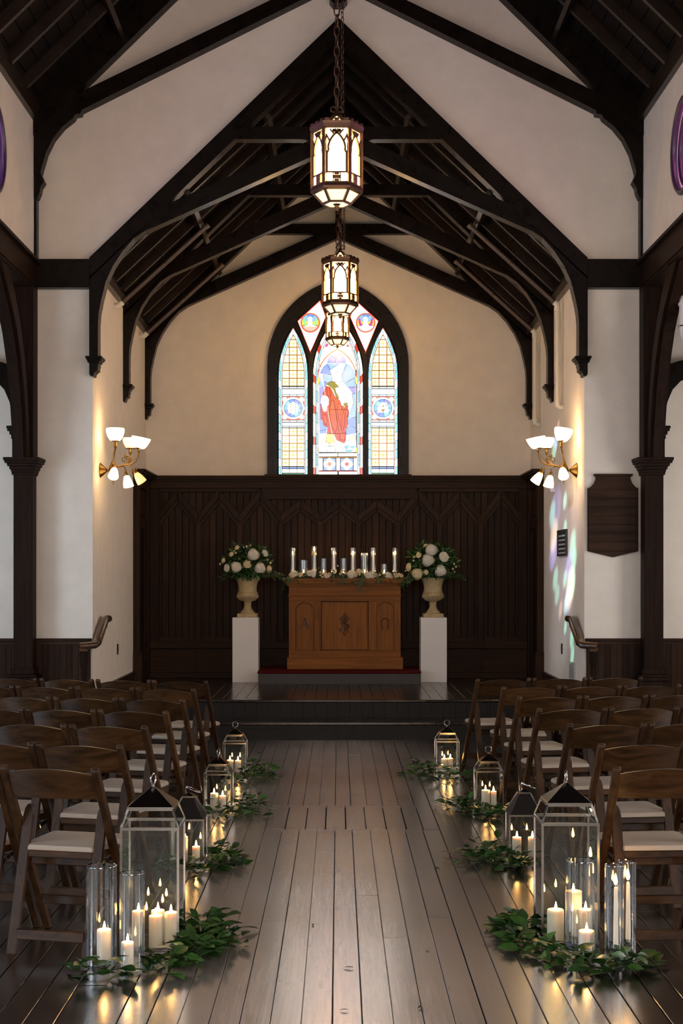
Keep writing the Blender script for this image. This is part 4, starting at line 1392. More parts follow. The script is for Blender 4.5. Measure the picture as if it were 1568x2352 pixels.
    MB().lathe([(0.0, -0.005), (0.012, -0.003), (0.020, 0.012), (0.016, 0.03), (0.03, 0.042), (0.0, 0.043)], 14).build('bottom_finial', BRONZE, o, smooth=True)
    MB().lathe([(0.022, 0.668), (0.014, 0.70), (0.010, 0.715), (0.0, 0.718)], 12).build('finial', BRONZE, o, smooth=True)
    for nm in ('base_ring', 'crown', 'bottom_panel', 'bottom_finial', 'finial'):
        pass
    for ch in o.children:
        if ch.data.name.split('.')[0] in ('base_ring', 'crown', 'bottom_panel', 'bottom_finial', 'finial'):
            ch.scale = (q, q, q)
    for s in (-1, 1):
        ring = [((s * 0.024 + 0.02 * math.cos(g * math.pi / 6)) * q, 0, (0.722 + 0.02 * math.sin(g * math.pi / 6)) * q) for g in range(12)]
        MB().tube(ring, 0.0045 * q, 6, closed=True).build('hanging_ring', BRONZE, o, smooth=True)
    zz, i = 0.745 * q, 0
    while zz < ztop - z:
        link('chain_link', CHAIN, o, (0, 0, zz + 0.036), (0, 0, (0.4 if i % 2 else 0.4 + math.pi / 2)))
        zz += 0.072
        i += 1
    zz, i = 0.72 * q, 0
    while zz < ztop - z:
        link('safety_chain_link', CHAINS, o, (0.040, 0.01, zz), (0, 0, (0.9 if i % 2 else 0.9 + math.pi / 2)))
        zz += 0.036
        i += 1
    return o


# heights of the fixing points: nave ridge collar, middle truss collar, farthest truss collar
pendant(-0.012, 10.2, 4.235, 1.0, 8.6, 'largest glowing hexagonal lantern on a long chain, nearest of three')
pendant(0.018, 14.5, 4.235, 1.0, 6.74, 'second glowing hexagonal lantern, in front of the stained glass top')
pendant(-0.012, 16.4, 4.235, 0.735, 6.74, 'smallest glowing lantern, lowest in view, against the stained glass')

# ================================================================ gas-style wall lamps
SHADE = glow('opal_shade_lit', (1.0, 0.66, 0.32), SHADE_GLOW)
SHADEDIM = glow('opal_shade_dim', (1.0, 0.74, 0.42), SHADE_GLOW * 0.10)
SHADEOFF = glow('opal_shade_amber', (1.0, 0.66, 0.28), SHADE_GLOW * 0.07)  # unlit shade, with an amber glow put into its material


def sconce(s, label):
    """s=-1 on the left chancel wall, arm reaching to +X"""
    o = thing('wall_lamp', label, 'wall lamp', (s * 2.35, 14.03, 2.65), 0, 'brass wall lamps')
    D = lambda u, v, z: (-s * u, v, z)

    def tube(name, pts, r, n=8):
        return MB().tube([D(*p) for p in pts], r, n).build(name, BRASS, o, smooth=True)
    MB().lathe([(0.072, 0.0), (0.074, 0.006), (0.062, 0.014), (0.052, 0.03), (0.034, 0.045), (0.030, 0.055), (0.016, 0.066), (0.012, 0.07), (0.012, 0.10)], 24, (0, 0, 0), axis=(-s, 0, 0)).build('wall_plate', BRASS, o, smooth=True)
    MB().lathe([(0.02, -0.05), (0.038, -0.045), (0.042, -0.02), (0.040, 0.02), (0.028, 0.05), (0.018, 0.075), (0.014, 0.09)], 14, D(0.125, 0, 0.0)).build('body', BRASS, o, smooth=True)
    tube('stem', [(0.125, -0.02, 0.06), (0.14, -0.05, 0.11), (0.155, -0.09, 0.17), (0.165, -0.10, 0.21)], 0.008)
    tube('main_arm', [(0.14, 0, 0.03), (0.20, 0.0, 0.045), (0.26, 0, 0.055), (0.31, 0, 0.06), (0.35, 0, 0.085), (0.372, 0, 0.13), (0.378, 0, 0.18)], 0.007)
    tube('side_arm', [(0.16, 0.02, 0.035), (0.22, 0.08, 0.05), (0.26, 0.13, 0.10), (0.275, 0.14, 0.17)], 0.007)
    tube('drop_arm', [(0.13, -0.03, 0.02), (0.15, -0.10, 0.03), (0.163, -0.14, 0.03), (0.165, -0.15, 0.015)], 0.007)
    tube('drop_arm', [(0.22, 0, 0.05), (0.245, -0.02, 0.03), (0.258, -0.03, 0.005), (0.262, -0.03, -0.03)], 0.006)
    tube('drop_arm', [(0.28, 0, 0.058), (0.31, 0, 0.045), (0.33, 0.0, 0.015), (0.345, 0, -0.005)], 0.006)
    # scroll work
    for cu, cz, rr in ((0.235, 0.10, 0.030), (0.275, 0.115, 0.024), (0.300, 0.10, 0.016), (0.255, 0.14, 0.018), (0.285, 0.075, 0.014)):
        pts = [(cu + rr * (1 - 0.055 * g) * math.cos(g * 0.5), 0.0, cz + rr * (1 - 0.055 * g) * math.sin(g * 0.5)) for g in range(17)]
        MB().tube([D(*p) for p in pts], 0.0042, 6).build('scroll', BRASS, o, smooth=True)
    for k in range(5):
        a = (0.30 + 0.012 * k, 0.0, 0.085 + 0.015 * k)
        MB().bar(D(*a), D(a[0] + 0.022, 0.004, a[2] + 0.012), 0.008, 0.003).build('acanthus_leaf', BRASS, o)
    for u, v, z0, z1 in ((0.165, -0.10, 0.205, 0.275), (0.275, 0.14, 0.165, 0.225), (0.378, 0, 0.175, 0.215)):
        sk = MB().lathe([(0.008, z0), (0.014, z0 + 0.01), (0.016, (z0 + z1) / 2), (0.013, z1)], 12, D(u, v, 0)).build('lamp_socket', BRASS, o, smooth=True)
        MB().lathe([(0.040, z1), (0.045, z1 + 0.002), (0.045, z1 + 0.006), (0.040, z1 + 0.008)], 20, D(u, v, 0)).build('shade_ring', BRASS, sk, smooth=True)
    tilt = -0.17 if s < 0 else -0.12
    bowl = lambda r, h: [(0.0, 0.0), (0.42 * r, 0.0), (0.62 * r, 0.12 * h), (0.86 * r, 0.42 * h), (0.98 * r, 0.72 * h), (1.0 * r, 0.88 * h), (0.95 * r, 1.0 * h), (0.90 * r, 0.98 * h), (0.93 * r, 0.72 * h), (0.78 * r, 0.42 * h), (0.4 * r, 0.06 * h), (0, 0.05 * h)]
    flare = lambda r, h: [(0.0, 0.0), (0.42 * r, 0.0), (0.60 * r, 0.10 * h), (0.80 * r, 0.42 * h), (0.93 * r, 0.75 * h), (1.0 * r, 1.0 * h), (0.96 * r, 1.0 * h), (0.88 * r, 0.72 * h), (0.74 * r, 0.42 * h), (0.4 * r, 0.08 * h), (0, 0.06 * h)]
    scal = lambda g: 1 + 0.025 * math.cos(12 * g)
    MB().lathe(bowl(0.090, 0.125), 28, D(0.165, -0.10, 0.278), axis=(0.0 if s < 0 else 0.18, 0, 1)).build('bowl_shade', SHADE, o, smooth=True)
    MB().lathe(bowl(0.074, 0.105), 28, D(0.275, 0.14, 0.228)).build('bowl_shade', SHADEDIM if s < 0 else SHADE, o, smooth=True)
    MB().lathe(flare(0.094, 0.105), 36, D(0.385, 0, 0.218), axis=D(0.20, 0, 1), shape=scal).build('scalloped_shade', SHADE, o, smooth=True)
    tul = [(0.0, 0.002), (0.020, 0.0), (0.030, 0.018), (0.040, 0.05), (0.047, 0.085), (0.051, 0.112), (0.047, 0.112), (0.042, 0.085), (0.034, 0.05), (0.024, 0.02), (0, 0.015)]
    for (u, v, z), d, mt in (((0.165, -0.15, 0.005), (0.0, -0.75, -0.8), SHADE), ((0.264, -0.03, -0.055), (0.22, -0.15, -1), SHADE), ((0.352, 0, -0.028), (0.55, -0.05, -0.8), SHADEOFF if s < 0 else SHADE)):
        dv = Vector(D(*d)).normalized()
        p = Vector(D(u, v, z))
        hd = MB().lathe([(0.008, -0.045), (0.014, -0.035), (0.014, -0.012), (0.024, -0.008), (0.024, 0.004)], 14, p, axis=dv).build('shade_holder', BRASS, o, smooth=True)
        MB().lathe(tul, 24, p, axis=dv).build('tulip_shade', mt, o, smooth=True)
        k = p - dv * 0.03 + Vector(D(0.02, 0, 0.006))
        MB().lathe([(0.002, -0.02), (0.002, 0.0), (0.008, 0.002), (0.008, 0.008)], 10, k, axis=D(1, 0, 0.3)).build('gas_key', BRASS, hd)
    MB().lathe([(0.0, -0.145), (0.005, -0.135), (0.003, -0.11), (0.010, -0.10), (0.004, -0.085), (0.003, -0.05)], 10, D(0.13, 0, 0.0)).build('drop_finial', BRASS, o, smooth=True)
    return o


sconce(-1, 'brass wall lamp on the left chancel wall, one lower shade unlit')
sconce(1, 'brass wall lamp on the right chancel wall, all shades lit, above coloured light')

# ================================================================ altar group
RED = plain('red_carpet', (0.085, 0.008, 0.008), 0.95, spec=0.1, bump=0.5, bscale=300)
GREYP = plain('grey_brown_paint', (0.028, 0.023, 0.020), 0.5, var=0.2, bscale=40)
pd = thing('altar_step', 'low grey-brown step with red carpet top under the altar', 'step', (0, 16.40, CH_Z))
MB().box(-0.925, 0.945, 0.0, 0.885, 0.0, 0.118).build('step_body', GREYP, pd)
MB().box(-0.935, 0.955, -0.018, 0.885, 0.118, 0.148).build('carpet', RED, pd, bevel=0.010)

KALT = 16.75 / FPX
AZ = CH_Z + 0.148


def L(x, y):
    return ((x - VX) * KALT, EYE + (VY - y) * KALT - 0.0)


al = thing('altar', 'carved oak altar with alpha and omega niches, on the red carpet step', 'altar', (0, 0, 0))


def ab(name, xa, xb, ya, yb, y0, y1, mat=OAK, bevel=0.003, par=al):
    p, q = L(xa, yb), L(xb, ya)
    return MB().box(p[0], q[0], y0, y1, max(p[1], AZ), q[1]).build(name, mat, par, bevel=bevel)


core = ab('body', 664, 919, 1346, 1536, 16.785, 17.22, OAK, 0)
ab('plinth', 659, 925, 1510, 1540, 16.715, 17.25, OAKX, 0.004)
ab('frieze', 663, 920, 1345, 1367, 16.75, 17.23, OAKX)
ab('table_slab', 656, 927, 1328, 1341, 16.70, 17.27, OAKX, 0.004)
ab('slab_moulding', 659, 924, 1341, 1346, 16.725, 17.25, OAKX, 0.004)
ab('frieze_moulding', 661, 922, 1366, 1369, 16.735, 17.24, OAKX, 0.002)
ab('top_rail', 663, 920, 1369, 1381, 16.75, 16.79, OAKX)
ab('bottom_rail', 663, 920, 1494, 1511, 16.75, 16.79, OAKX)
for xa, xb in ((663, 678.5), (720.5, 737), (846, 864), (905, 920)):
    ab('stile', xa, xb, 1381, 1494, 16.75, 16.79)
for cx in (699.5, 884.5):
    w_ = 21
    for sg in (-1, 1):
        pts = [(cx + sg * w_, 1381), (cx, 1381), (cx, 1383)]
        for j in range(1, 9):
            t = j / 8
            pts.append((cx + sg * w_ * math.sin(t * math.pi / 2) ** 0.9, 1383 + 20 * (1 - math.cos(t * math.pi / 2)) ** 1.0))
        pts.append((cx + sg * w_, 1403))
        MB().prism([L(*p) for p in pts], 'y', 16.752, 16.79).build('niche_spandrel', OAK, al)
for nm, xa, xb in (('niche_panel', 678.5, 720.5), ('niche_panel', 864, 905)):
    p = ab(nm, xa, xb, 1381, 1494, 16.782, 16.787)
    cx = (xa + xb) / 2
    if xa < 700:                                   # alpha
        for a, b, w_ in (((cx - 10, 1443), (cx + 0.5, 1420), 2.2), ((cx + 9, 1443), (cx - 0.5, 1420), 3.6), ((cx - 6.5, 1434), (cx + 5.5, 1434), 2.0), ((cx - 13, 1443.5), (cx - 6, 1443.5), 2.0), ((cx + 4, 1443.5), (cx + 12, 1443.5), 2.0)):
            a_, b_ = L(*a), L(*b)
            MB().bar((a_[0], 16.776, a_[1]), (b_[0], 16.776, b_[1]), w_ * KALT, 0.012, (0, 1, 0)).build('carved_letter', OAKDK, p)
    else:                                          # omega
        pts = [(cx - 10, 1444), (cx - 5, 1444), (cx - 8, 1437), (cx - 9.5, 1430), (cx - 7, 1423), (cx, 1420), (cx + 7, 1423), (cx + 9.5, 1430), (cx + 8, 1437), (cx + 5, 1444), (cx + 10, 1444)]
        MB().tube([(L(*q)[0], 16.777, L(*q)[1]) for q in pts], 0.007, 6).build('carved_letter', OAKDK, p)
for cx in (699.5, 884.5):
    pts = [(cx - 21, 1494), (cx - 21, 1403)] + [(cx - 21 * math.sin((1 - j / 8) * math.pi / 2) ** 0.9, 1383 + 20 * (1 - math.cos((1 - j / 8) * math.pi / 2))) for j in range(1, 9)]
    pts += [(2 * cx - p[0], p[1]) for p in pts[::-1][1:]]
    MB().tube([(L(*p)[0], 16.764, L(*p)[1]) for p in pts], 0.0055, 6).build('niche_bead', OAKDK, al)  # dark colour paints in the shade of the niche groove
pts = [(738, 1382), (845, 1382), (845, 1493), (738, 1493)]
MB().tube([(L(*p)[0], 16.766, L(*p)[1]) for p in pts], 0.0055, 6, closed=True).build('panel_bead', OAKDK, al)  # darkened likewise, groove shade painted round the panel
cp = ab('centre_panel', 737, 846, 1381, 1494, 16.782, 16.787)
MB().prism([L(765.2, 1381), L(766.2, 1381), L(766.2, 1494), L(765.2, 1494)], 'y', 16.779, 16.783).build('panel_joint', OAKDK, cp)
cx, cy = 791, 1434
MONO = [[(cx - 12, cy - 13), (cx - 4, cy - 19), (cx - 8, cy - 8), (cx, cy - 2), (cx + 8, cy + 3), (cx + 6, cy + 14), (cx + 11, cy + 19)],
        [(cx + 12, cy - 13), (cx + 4, cy - 19), (cx + 8, cy - 8), (cx - 9, cy - 2), (cx + 9, cy + 1)], [(cx - 11, cy + 19), (cx - 6, cy + 12), (cx - 4, cy), (cx - 2, cy - 14)],
        [(cx + 3, cy - 14), (cx + 3, cy + 14)], [(cx - 2, cy + 10), (cx + 10, cy + 8), (cx + 10, cy)], [(cx - 12, cy + 8), (cx - 10, cy + 16)],
        [(cx, cy - 14), (cx - 3, cy - 20), (cx, cy - 27), (cx + 3, cy - 20), (cx, cy - 14)], [(cx, cy + 14), (cx - 3, cy + 20), (cx, cy + 27), (cx + 3, cy + 20), (cx, cy + 14)], [(cx, cy - 14), (cx, cy + 15)]]
for pl in MONO:
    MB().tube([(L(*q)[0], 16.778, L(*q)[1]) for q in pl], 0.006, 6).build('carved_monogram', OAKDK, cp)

# ---- pedestals and urns
URN = plain('sandstone', (0.46, 0.36, 0.20), 0.8, spec=0.25, bump=0.35, bscale=120, var=0.15)
prof = [(0.0, 0.045), (0.085, 0.045), (0.088, 0.055), (0.070, 0.075), (0.050, 0.10), (0.042, 0.125), (0.040, 0.15), (0.044, 0.155), (0.044, 0.165), (0.040, 0.17), (0.046, 0.182), (0.075, 0.195),
        (0.105, 0.215), (0.121, 0.240), (0.124, 0.262), (0.118, 0.282), (0.122, 0.288), (0.112, 0.296), (0.106, 0.33), (0.110, 0.38), (0.122, 0.42), (0.140, 0.452), (0.146, 0.46), (0.140, 0.466), (0.128, 0.455), (0.10, 0.40), (0.0, 0.39)]
for xa, xb, side in ((533.5, 593, 'left'), (966, 1026, 'right')):
    Yp = 16.62
    k = Yp / FPX
    X0, X1 = (xa - VX) * k, (xb - VX) * k
    wq = X1 - X0
    ztop = EYE + (VY - 1418.5) * k
    p = thing('pedestal', 'white square pedestal %s of the altar step' % side, 'pedestal', ((X0 + X1) / 2, Yp + wq / 2, CH_Z), 0, 'white flower pedestals')
    MB().box(-wq / 2, wq / 2, -wq / 2, wq / 2, 0.0, ztop - CH_Z).build('box', WHITE, p, bevel=0.003)
    u = thing('stone_urn', 'sand coloured stone urn on the %s white pedestal' % side, 'urn', ((X0 + X1) / 2 + (0.017 if side == 'left' else 0.0), Yp + wq / 2, ztop), 0, 'stone flower urns')
    MB().box(-0.118, 0.118, -0.118, 0.118, 0.0, 0.045).build('foot', URN, u, bevel=0.006)
    ub = MB().lathe(prof, 40).build('bowl', URN, u, smooth=True)
    for g in range(10):
        a = 2 * math.pi * g / 10 + 0.3
        rad = Vector((math.cos(a), math.sin(a), 0))
        m = MB()
        for t in (-0.5, -0.25, 0, 0.25, 0.5):
            b_ = a + t * 0.5
            m.tube([(0.085 * math.cos(a), 0.085 * math.sin(a), 0.198), (0.122 * math.cos(b_), 0.122 * math.sin(b_), 0.235), (0.127 * math.cos(b_), 0.127 * math.sin(b_), 0.262 - abs(t) * 0.02)], 0.0055, 5)
        m.build('leaf_relief', URN, ub)

# ================================================================ flowers and leaves
LEAFA = leafmat('leaf_green', (0.010, 0.038, 0.008), (0.050, 0.13, 0.024))
LEAFB = leafmat('leaf_grey_green', (0.016, 0.034, 0.014), (0.075, 0.10, 0.04))
LEAFC = leafmat('leaf_bright', (0.03, 0.10, 0.02), (0.09, 0.22, 0.045))
PETAL = plain('petal_white', (0.80, 0.76, 0.66), 0.6, sss=0.0, var=0.05, bscale=80)
PETALC = plain('petal_cream', (0.78, 0.66, 0.42), 0.6, var=0.08, bscale=80)
STEM = plain('stem_green', (0.03, 0.06, 0.02), 0.6)


def leaf_mesh(L_, W_, mat, fold=0.25, curl=0.2, n=5, name='leaf'):
    v, f = [], []
    for i in range(n + 1):
        t = i / n
        w = W_ / 2 * math.sin(math.pi * min(1, 0.04 + t * 0.96) ** 0.85) + 0.0004
        z = -curl * L_ * t * t
        v += [(-w, t * L_, z + fold * w), (0, t * L_, z), (w, t * L_, z + fold * w)]
    for i in range(n):
        b = i * 3
        f += [(b, b + 1, b + 4, b + 3), (b + 1, b + 2, b + 5, b + 4)]
    return MB().add(v, f).mesh(name, mat, smooth=True, recalc=False)


def add_leaf(m, p, d, L_, W_, up, fold=0.3, curl=0.2):
    d = Vector(d).normalized()
    x = d.cross(Vector(up))
    if x.length < 1e-3:
        x = Vector((1, 0, 0))
    x.normalize()
    u = x.cross(d)
    v = []
    for t, w in ((0, 0.05), (0.33, 0.85), (0.68, 0.8), (1.0, 0.04)):
        c = Vector(p) + d * (t * L_) - u * (curl * L_ * t * t)
        for k in (-1, 0, 1):
            v.append(c + x * (k * w * W_ / 2) + u * (abs(k) * fold * w * W_ / 2))
    f = []
    for i in range(3):
        b = i * 3
        f += [(b, b + 1, b + 4, b + 3), (b + 1, b + 2, b + 5, b + 4)]
    m.add(v, f)


def rose_mesh(mat, name='rose'):
    """a full rose: a dome of overlapping rolled petal edges with loose outer petals"""
    m = MB()
    n = 20
    rows = [(0.55, -0.30, 0), (0.92, -0.05, 0), (1.02, 0.16, 0), (0.94, 0.24, 0), (0.80, 0.10, 1), (0.86, 0.34, 1), (0.77, 0.42, 1), (0.62, 0.26, 2), (0.67, 0.50, 2), (0.58, 0.57, 2),
            (0.44, 0.40, 3), (0.47, 0.62, 3), (0.38, 0.67, 3), (0.26, 0.52, 4), (0.27, 0.70, 4), (0.18, 0.73, 4), (0.08, 0.60, 5), (0.0, 0.62, 5)]
    base = len(m.v)
    for r, z, k in rows:
        for q in range(n):
            g = 2 * math.pi * q / n
            w = 1 + 0.07 * math.cos((5 - min(k, 2)) * g + k * 1.9) + 0.03 * math.sin(3 * g + k)
            m.v.append((r * w * math.cos(g), r * w * math.sin(g), z + 0.05 * math.cos((5 - min(k, 2)) * g + k * 1.9)))
    for a in range(len(rows) - 1):
        for q in range(n):
            m.f.append((base + a * n + q, base + a * n + (q + 1) % n, base + (a + 1) * n + (q + 1) % n, base + (a + 1) * n + q))
    for k in range(5):
        a = 2 * math.pi * k / 5 + 0.4
        v = []
        for h, q in ((0.0, 0.5), (0.4, 0.95), (0.75, 1.12), (1.0, 1.22)):
            for i in range(7):
                u = -1 + i / 3
                g = a + u * 0.62 * (1.0 if h < 0.9 else 0.75)
                v.append((q * math.cos(g), q * math.sin(g), -0.3 + 0.38 * h - 0.08 * u * u * h))
        m.add(v, [(i * 7 + j, i * 7 + j + 1, i * 7 + j + 8, i * 7 + j + 7) for i in range(3) for j in range(6)])
    return m.mesh(name, mat, smooth=True, recalc=False)


def hydrangea_mesh(mat):
    m = MB()
    rr = random.Random(4)
    m.lathe([(0.0, -0.86), (0.5, -0.72), (0.80, -0.36), (0.88, 0.0), (0.80, 0.36), (0.5, 0.72), (0.0, 0.87)], 18)
    n = 150
    for i in range(n):
        z = 1 - 2 * (i + 0.5) / n
        if z < -0.75:
            continue
        a = i * 2.39996
        r = math.sqrt(1 - z * z)
        d = Vector((r * math.cos(a), r * math.sin(a), z))
        p = d * (rr.uniform(0.90, 1.0) + 0.10 * math.sin(3 * a + 2) * r + 0.06 * math.sin(7 * z))
        x = d.cross(Vector((0.2, 0.3, 0.9))).normalized()
        y = d.cross(x)
        g0 = rr.uniform(0, 1.5)
        for k in range(4):
            g = g0 + k * math.pi / 2
            u = x * math.cos(g) + y * math.sin(g)
            w = x * -math.sin(g) + y * math.cos(g)
            s = 0.17
            m.add([p, p + u * s * 0.6 + w * s * 0.45 + d * 0.05, p + u * s + d * 0.02, p + u * s * 0.6 - w * s * 0.45 + d * 0.05], [(0, 1, 2, 3)])
    return m.mesh('hydrangea', mat, recalc=False)


ROSEW, ROSEC, HYD, HYDC = rose_mesh(PETAL), rose_mesh(PETALC), hydrangea_mesh(PETAL), hydrangea_mesh(PETALC)
for me_ in (ROSEC,):
    me_.name = 'cream_rose'
BUD = MB().lathe([(0, 0), (0.6, 0.25), (0.85, 0.7), (0.7, 1.2), (0.35, 1.45), (0.0, 1.35)], 10, shape=lambda g: 1 + 0.12 * math.cos(5 * g)).mesh('spray_rose', PETALC, smooth=True)


def flower(par, me, name, p, r, facing):
    o = link(name, me, par, p)
    o.rotation_mode = 'QUATERNION'
    o.rotation_quaternion = Vector((0, 0, 1)).rotation_difference(Vector(facing).normalized())
    o.scale = (r, r, r)
    return o


def arrangement(label, cx, cy, cz, flowers, x0, y0, ksc, seed, trails):
    """flowers: (kind, study x, study y, study radius); x0, y0: study pixel of the arrangement's middle"""
    o = thing('flower_arrangement', label, 'flowers', (cx, cy, cz), 0, 'white urn arrangements')
    rr = random.Random(seed)
    for kind, fx, fy, fr in flowers:
        dx, dz = (fx - x0) * ksc, (y0 - fy) * ksc
        q = (dx / 0.33) ** 2 + (dz / 0.27) ** 2
        v = -0.24 * math.sqrt(max(0.05, 1 - q))
        p = Vector((dx, v, dz))
        fac = Vector((dx * 1.2, v * 1.6 - 0.05, dz * 0.8 + 0.06))
        r = fr * ksc
        if kind == 'h':
            flower(o, HYD, 'hydrangea', p, r * 1.0, fac)
        elif kind == 'y':
            flower(o, HYDC, 'hydrangea', p, r * 1.0, fac)
        elif kind == 'r':
            flower(o, ROSEW, 'rose', p, r * 1.0, fac)
        elif kind == 'c':
            flower(o, ROSEC, 'rose', p, r * 1.0, fac)
        else:
            flower(o, BUD, 'spray_rose', p, r * 0.75, fac)
    for mat, n, nm in ((LEAFA, 520, 'foliage'), (LEAFB, 120, 'fine_foliage'), (LEAFC, 150, 'bright_foliage')):
        m = MB()
        for i in range(n):
            z = rr.uniform(-0.75, 1)
            a = rr.uniform(0, 2 * math.pi)
            r = math.sqrt(1 - z * z)
            d = Vector((r * math.cos(a), r * math.sin(a), z))
            s = rr.uniform(0.55, 1.0)
            p = Vector((d.x * 0.29 * s, d.y * 0.24 * s, d.z * 0.235 * s))
            dd = d + Vector((rr.uniform(-.7, .7), rr.uniform(-.7, .7), rr.uniform(-.9, .5)))
            ll = rr.uniform(0.045, 0.085)
            add_leaf(m, p, dd, ll, ll * (0.5 if mat is not LEAFB else 0.22), d + Vector((0, 0, .4)))
        for tx, tz, cnt in trails:
            for i in range(cnt):
                t = rr.random()
                p = Vector((tx * t + rr.uniform(-.03, .03), -0.14 + rr.uniform(-.06, .06), -0.10 + tz * t * t + rr.uniform(-.035, .035)))
                ll = rr.uniform(0.03, 0.06)
                add_leaf(m, p, (math.copysign(1, tx) + rr.uniform(-1, 1), rr.uniform(-1, 1), rr.uniform(-1, .3)), ll, ll * 0.45, (0, -0.4, 1))
        tag(m.build(nm, mat, o, smooth=False, recalc=False), kind='stuff')
    m = MB()
    for i in range(14):
        a = i * 0.45
        m.tube([(0, 0, -0.32), (0.05 * math.cos(a), 0.05 * math.sin(a), -0.15), (0.2 * math.cos(a), 0.17 * math.sin(a), 0.02)], 0.003, 5)
    tag(m.build('stems', STEM, o), kind='stuff')
    return o


kf = 0.1403 * 16.77 / FPX
zc = EYE + (VY - (1220 + 520 * 0.1403)) * 16.77 / FPX
arrangement('round bouquet of hydrangeas and roses in the left urn', (480 + 620 * 0.1403 - VX) * 16.77 / FPX, 16.775, zc,
            [('h', 740, 390, 95), ('h', 470, 590, 88), ('h', 850, 605, 88), ('c', 650, 540, 58), ('c', 990, 620, 52), ('r', 310, 605, 55), ('r', 925, 365, 50), ('c', 475, 275, 36), ('s', 630, 265, 30), ('s', 460, 365, 30),
             ('c', 385, 380, 38), ('s', 435, 330, 24), ('c', 250, 480, 42), ('s', 210, 540, 30), ('s', 960, 475, 24), ('s', 1000, 525, 30), ('s', 585, 275, 22), ('s', 690, 245, 22), ('s', 280, 490, 24)],
            620, 520, kf, 21, [(0.42, -0.06, 60), (-0.30, -0.10, 20)])
arrangement('round bouquet of hydrangeas and roses in the right urn', (880 + 800 * 0.1403 - VX) * 16.77 / FPX, 16.775, zc,
            [('h', 770, 275, 98), ('h', 710, 440, 98), ('y', 545, 660, 92), ('h', 920, 610, 92), ('r', 970, 385, 72), ('c', 410, 550, 58), ('c', 565, 355, 42), ('c', 680, 205, 32), ('c', 680, 635, 36), ('s', 1130, 500, 28),
             ('s', 1160, 545, 26), ('s', 1110, 580, 28), ('s', 1140, 625, 24), ('s', 505, 390, 26), ('s', 490, 450, 24), ('s', 375, 610, 24), ('s', 830, 250, 30)],
            800, 480, kf, 22, [(-0.36, -0.16, 60), (0.34, -0.07, 40)])

# ---- candles, glass cylinders
WICK = BLACK


def candle_meshes(r, h, taper, seed):
    rr = random.Random(seed)
    if taper:
        body = MB().lathe([(r, 0), (r, 0.02), (r * 0.72, h - 0.012), (r * 0.5, h - 0.003), (0, h)], 16)
    else:
        ph = rr.uniform(0, 6)
        body = MB().lathe([(r * 0.98, 0), (r, 0.004), (r, h * 0.9), (r * 0.99, h - 0.003), (r * 0.93, h), (r * 0.8, h - 0.004), (r * 0.55, h - 0.008), (0, h - 0.010)], 28, shape=lambda g: 1 + 0.012 * math.sin(3 * g + ph) + 0.008 * math.sin(7 * g + ph))
    zt = h if taper else h - 0.010
    wick = MB().tube([(0, 0, zt - 0.002), (0.001, 0, zt + 0.006), (0.002, 0, zt + 0.010)], 0.0012, 6)
    return body, wick, zt


def candle(loc, r, h, label, taper=False, group=None, fs=1.0, name=None):
    o = thing(name or ('taper_candle' if taper else 'pillar_candle'), label, 'candle', loc, random.uniform(0, 6), group)
    body, wick, zt = candle_meshes(r, h, taper, hash((round(loc[0], 3), round(loc[1], 3))) & 0xffff)
    body.build('wax', WAX, o, smooth=True)
    wk = wick.build('wick', WICK, o)
    f = fs
    MB().lathe([(0, 0.0), (0.0042 * f, 0.004 * f), (0.0062 * f, 0.010 * f), (0.0055 * f, 0.018 * f), (0.0032 * f, 0.028 * f), (0.0012 * f, 0.036 * f), (0, 0.040 * f)], 10, (0.001, 0, zt + 0.005)).build('flame', FLAME, wk, smooth=True)
    return o


def cylinder_vase(loc, r, h, label, group=None, name='glass_cylinder', mat=None):
    o = thing(name, label, 'vase', loc, 0, group)
    t = 0.0035
    MB().lathe([(r, 0.0), (r, h), (r - t, h), (r - t, 0.012), (0, 0.012)], 40).build('wall', mat or GLASS, o, smooth=True)
    MB().tube([((r - t / 2) * math.cos(g * math.pi / 20), (r - t / 2) * math.sin(g * math.pi / 20), h) for g in range(40)], 0.0022, 6, closed=True).build('rim', RIMG, o, smooth=True)
    MB().lathe([(0, 0.0005), (r - 0.001, 0.0005), (r - 0.001, 0.010), (0, 0.010)], 32).build('base', GLASS, o, smooth=True)
    return o


RIMG = thin_glass('glass_rim', (0.9, 0.93, 0.93), 1.6, 1.4, 0.05, 0.12)

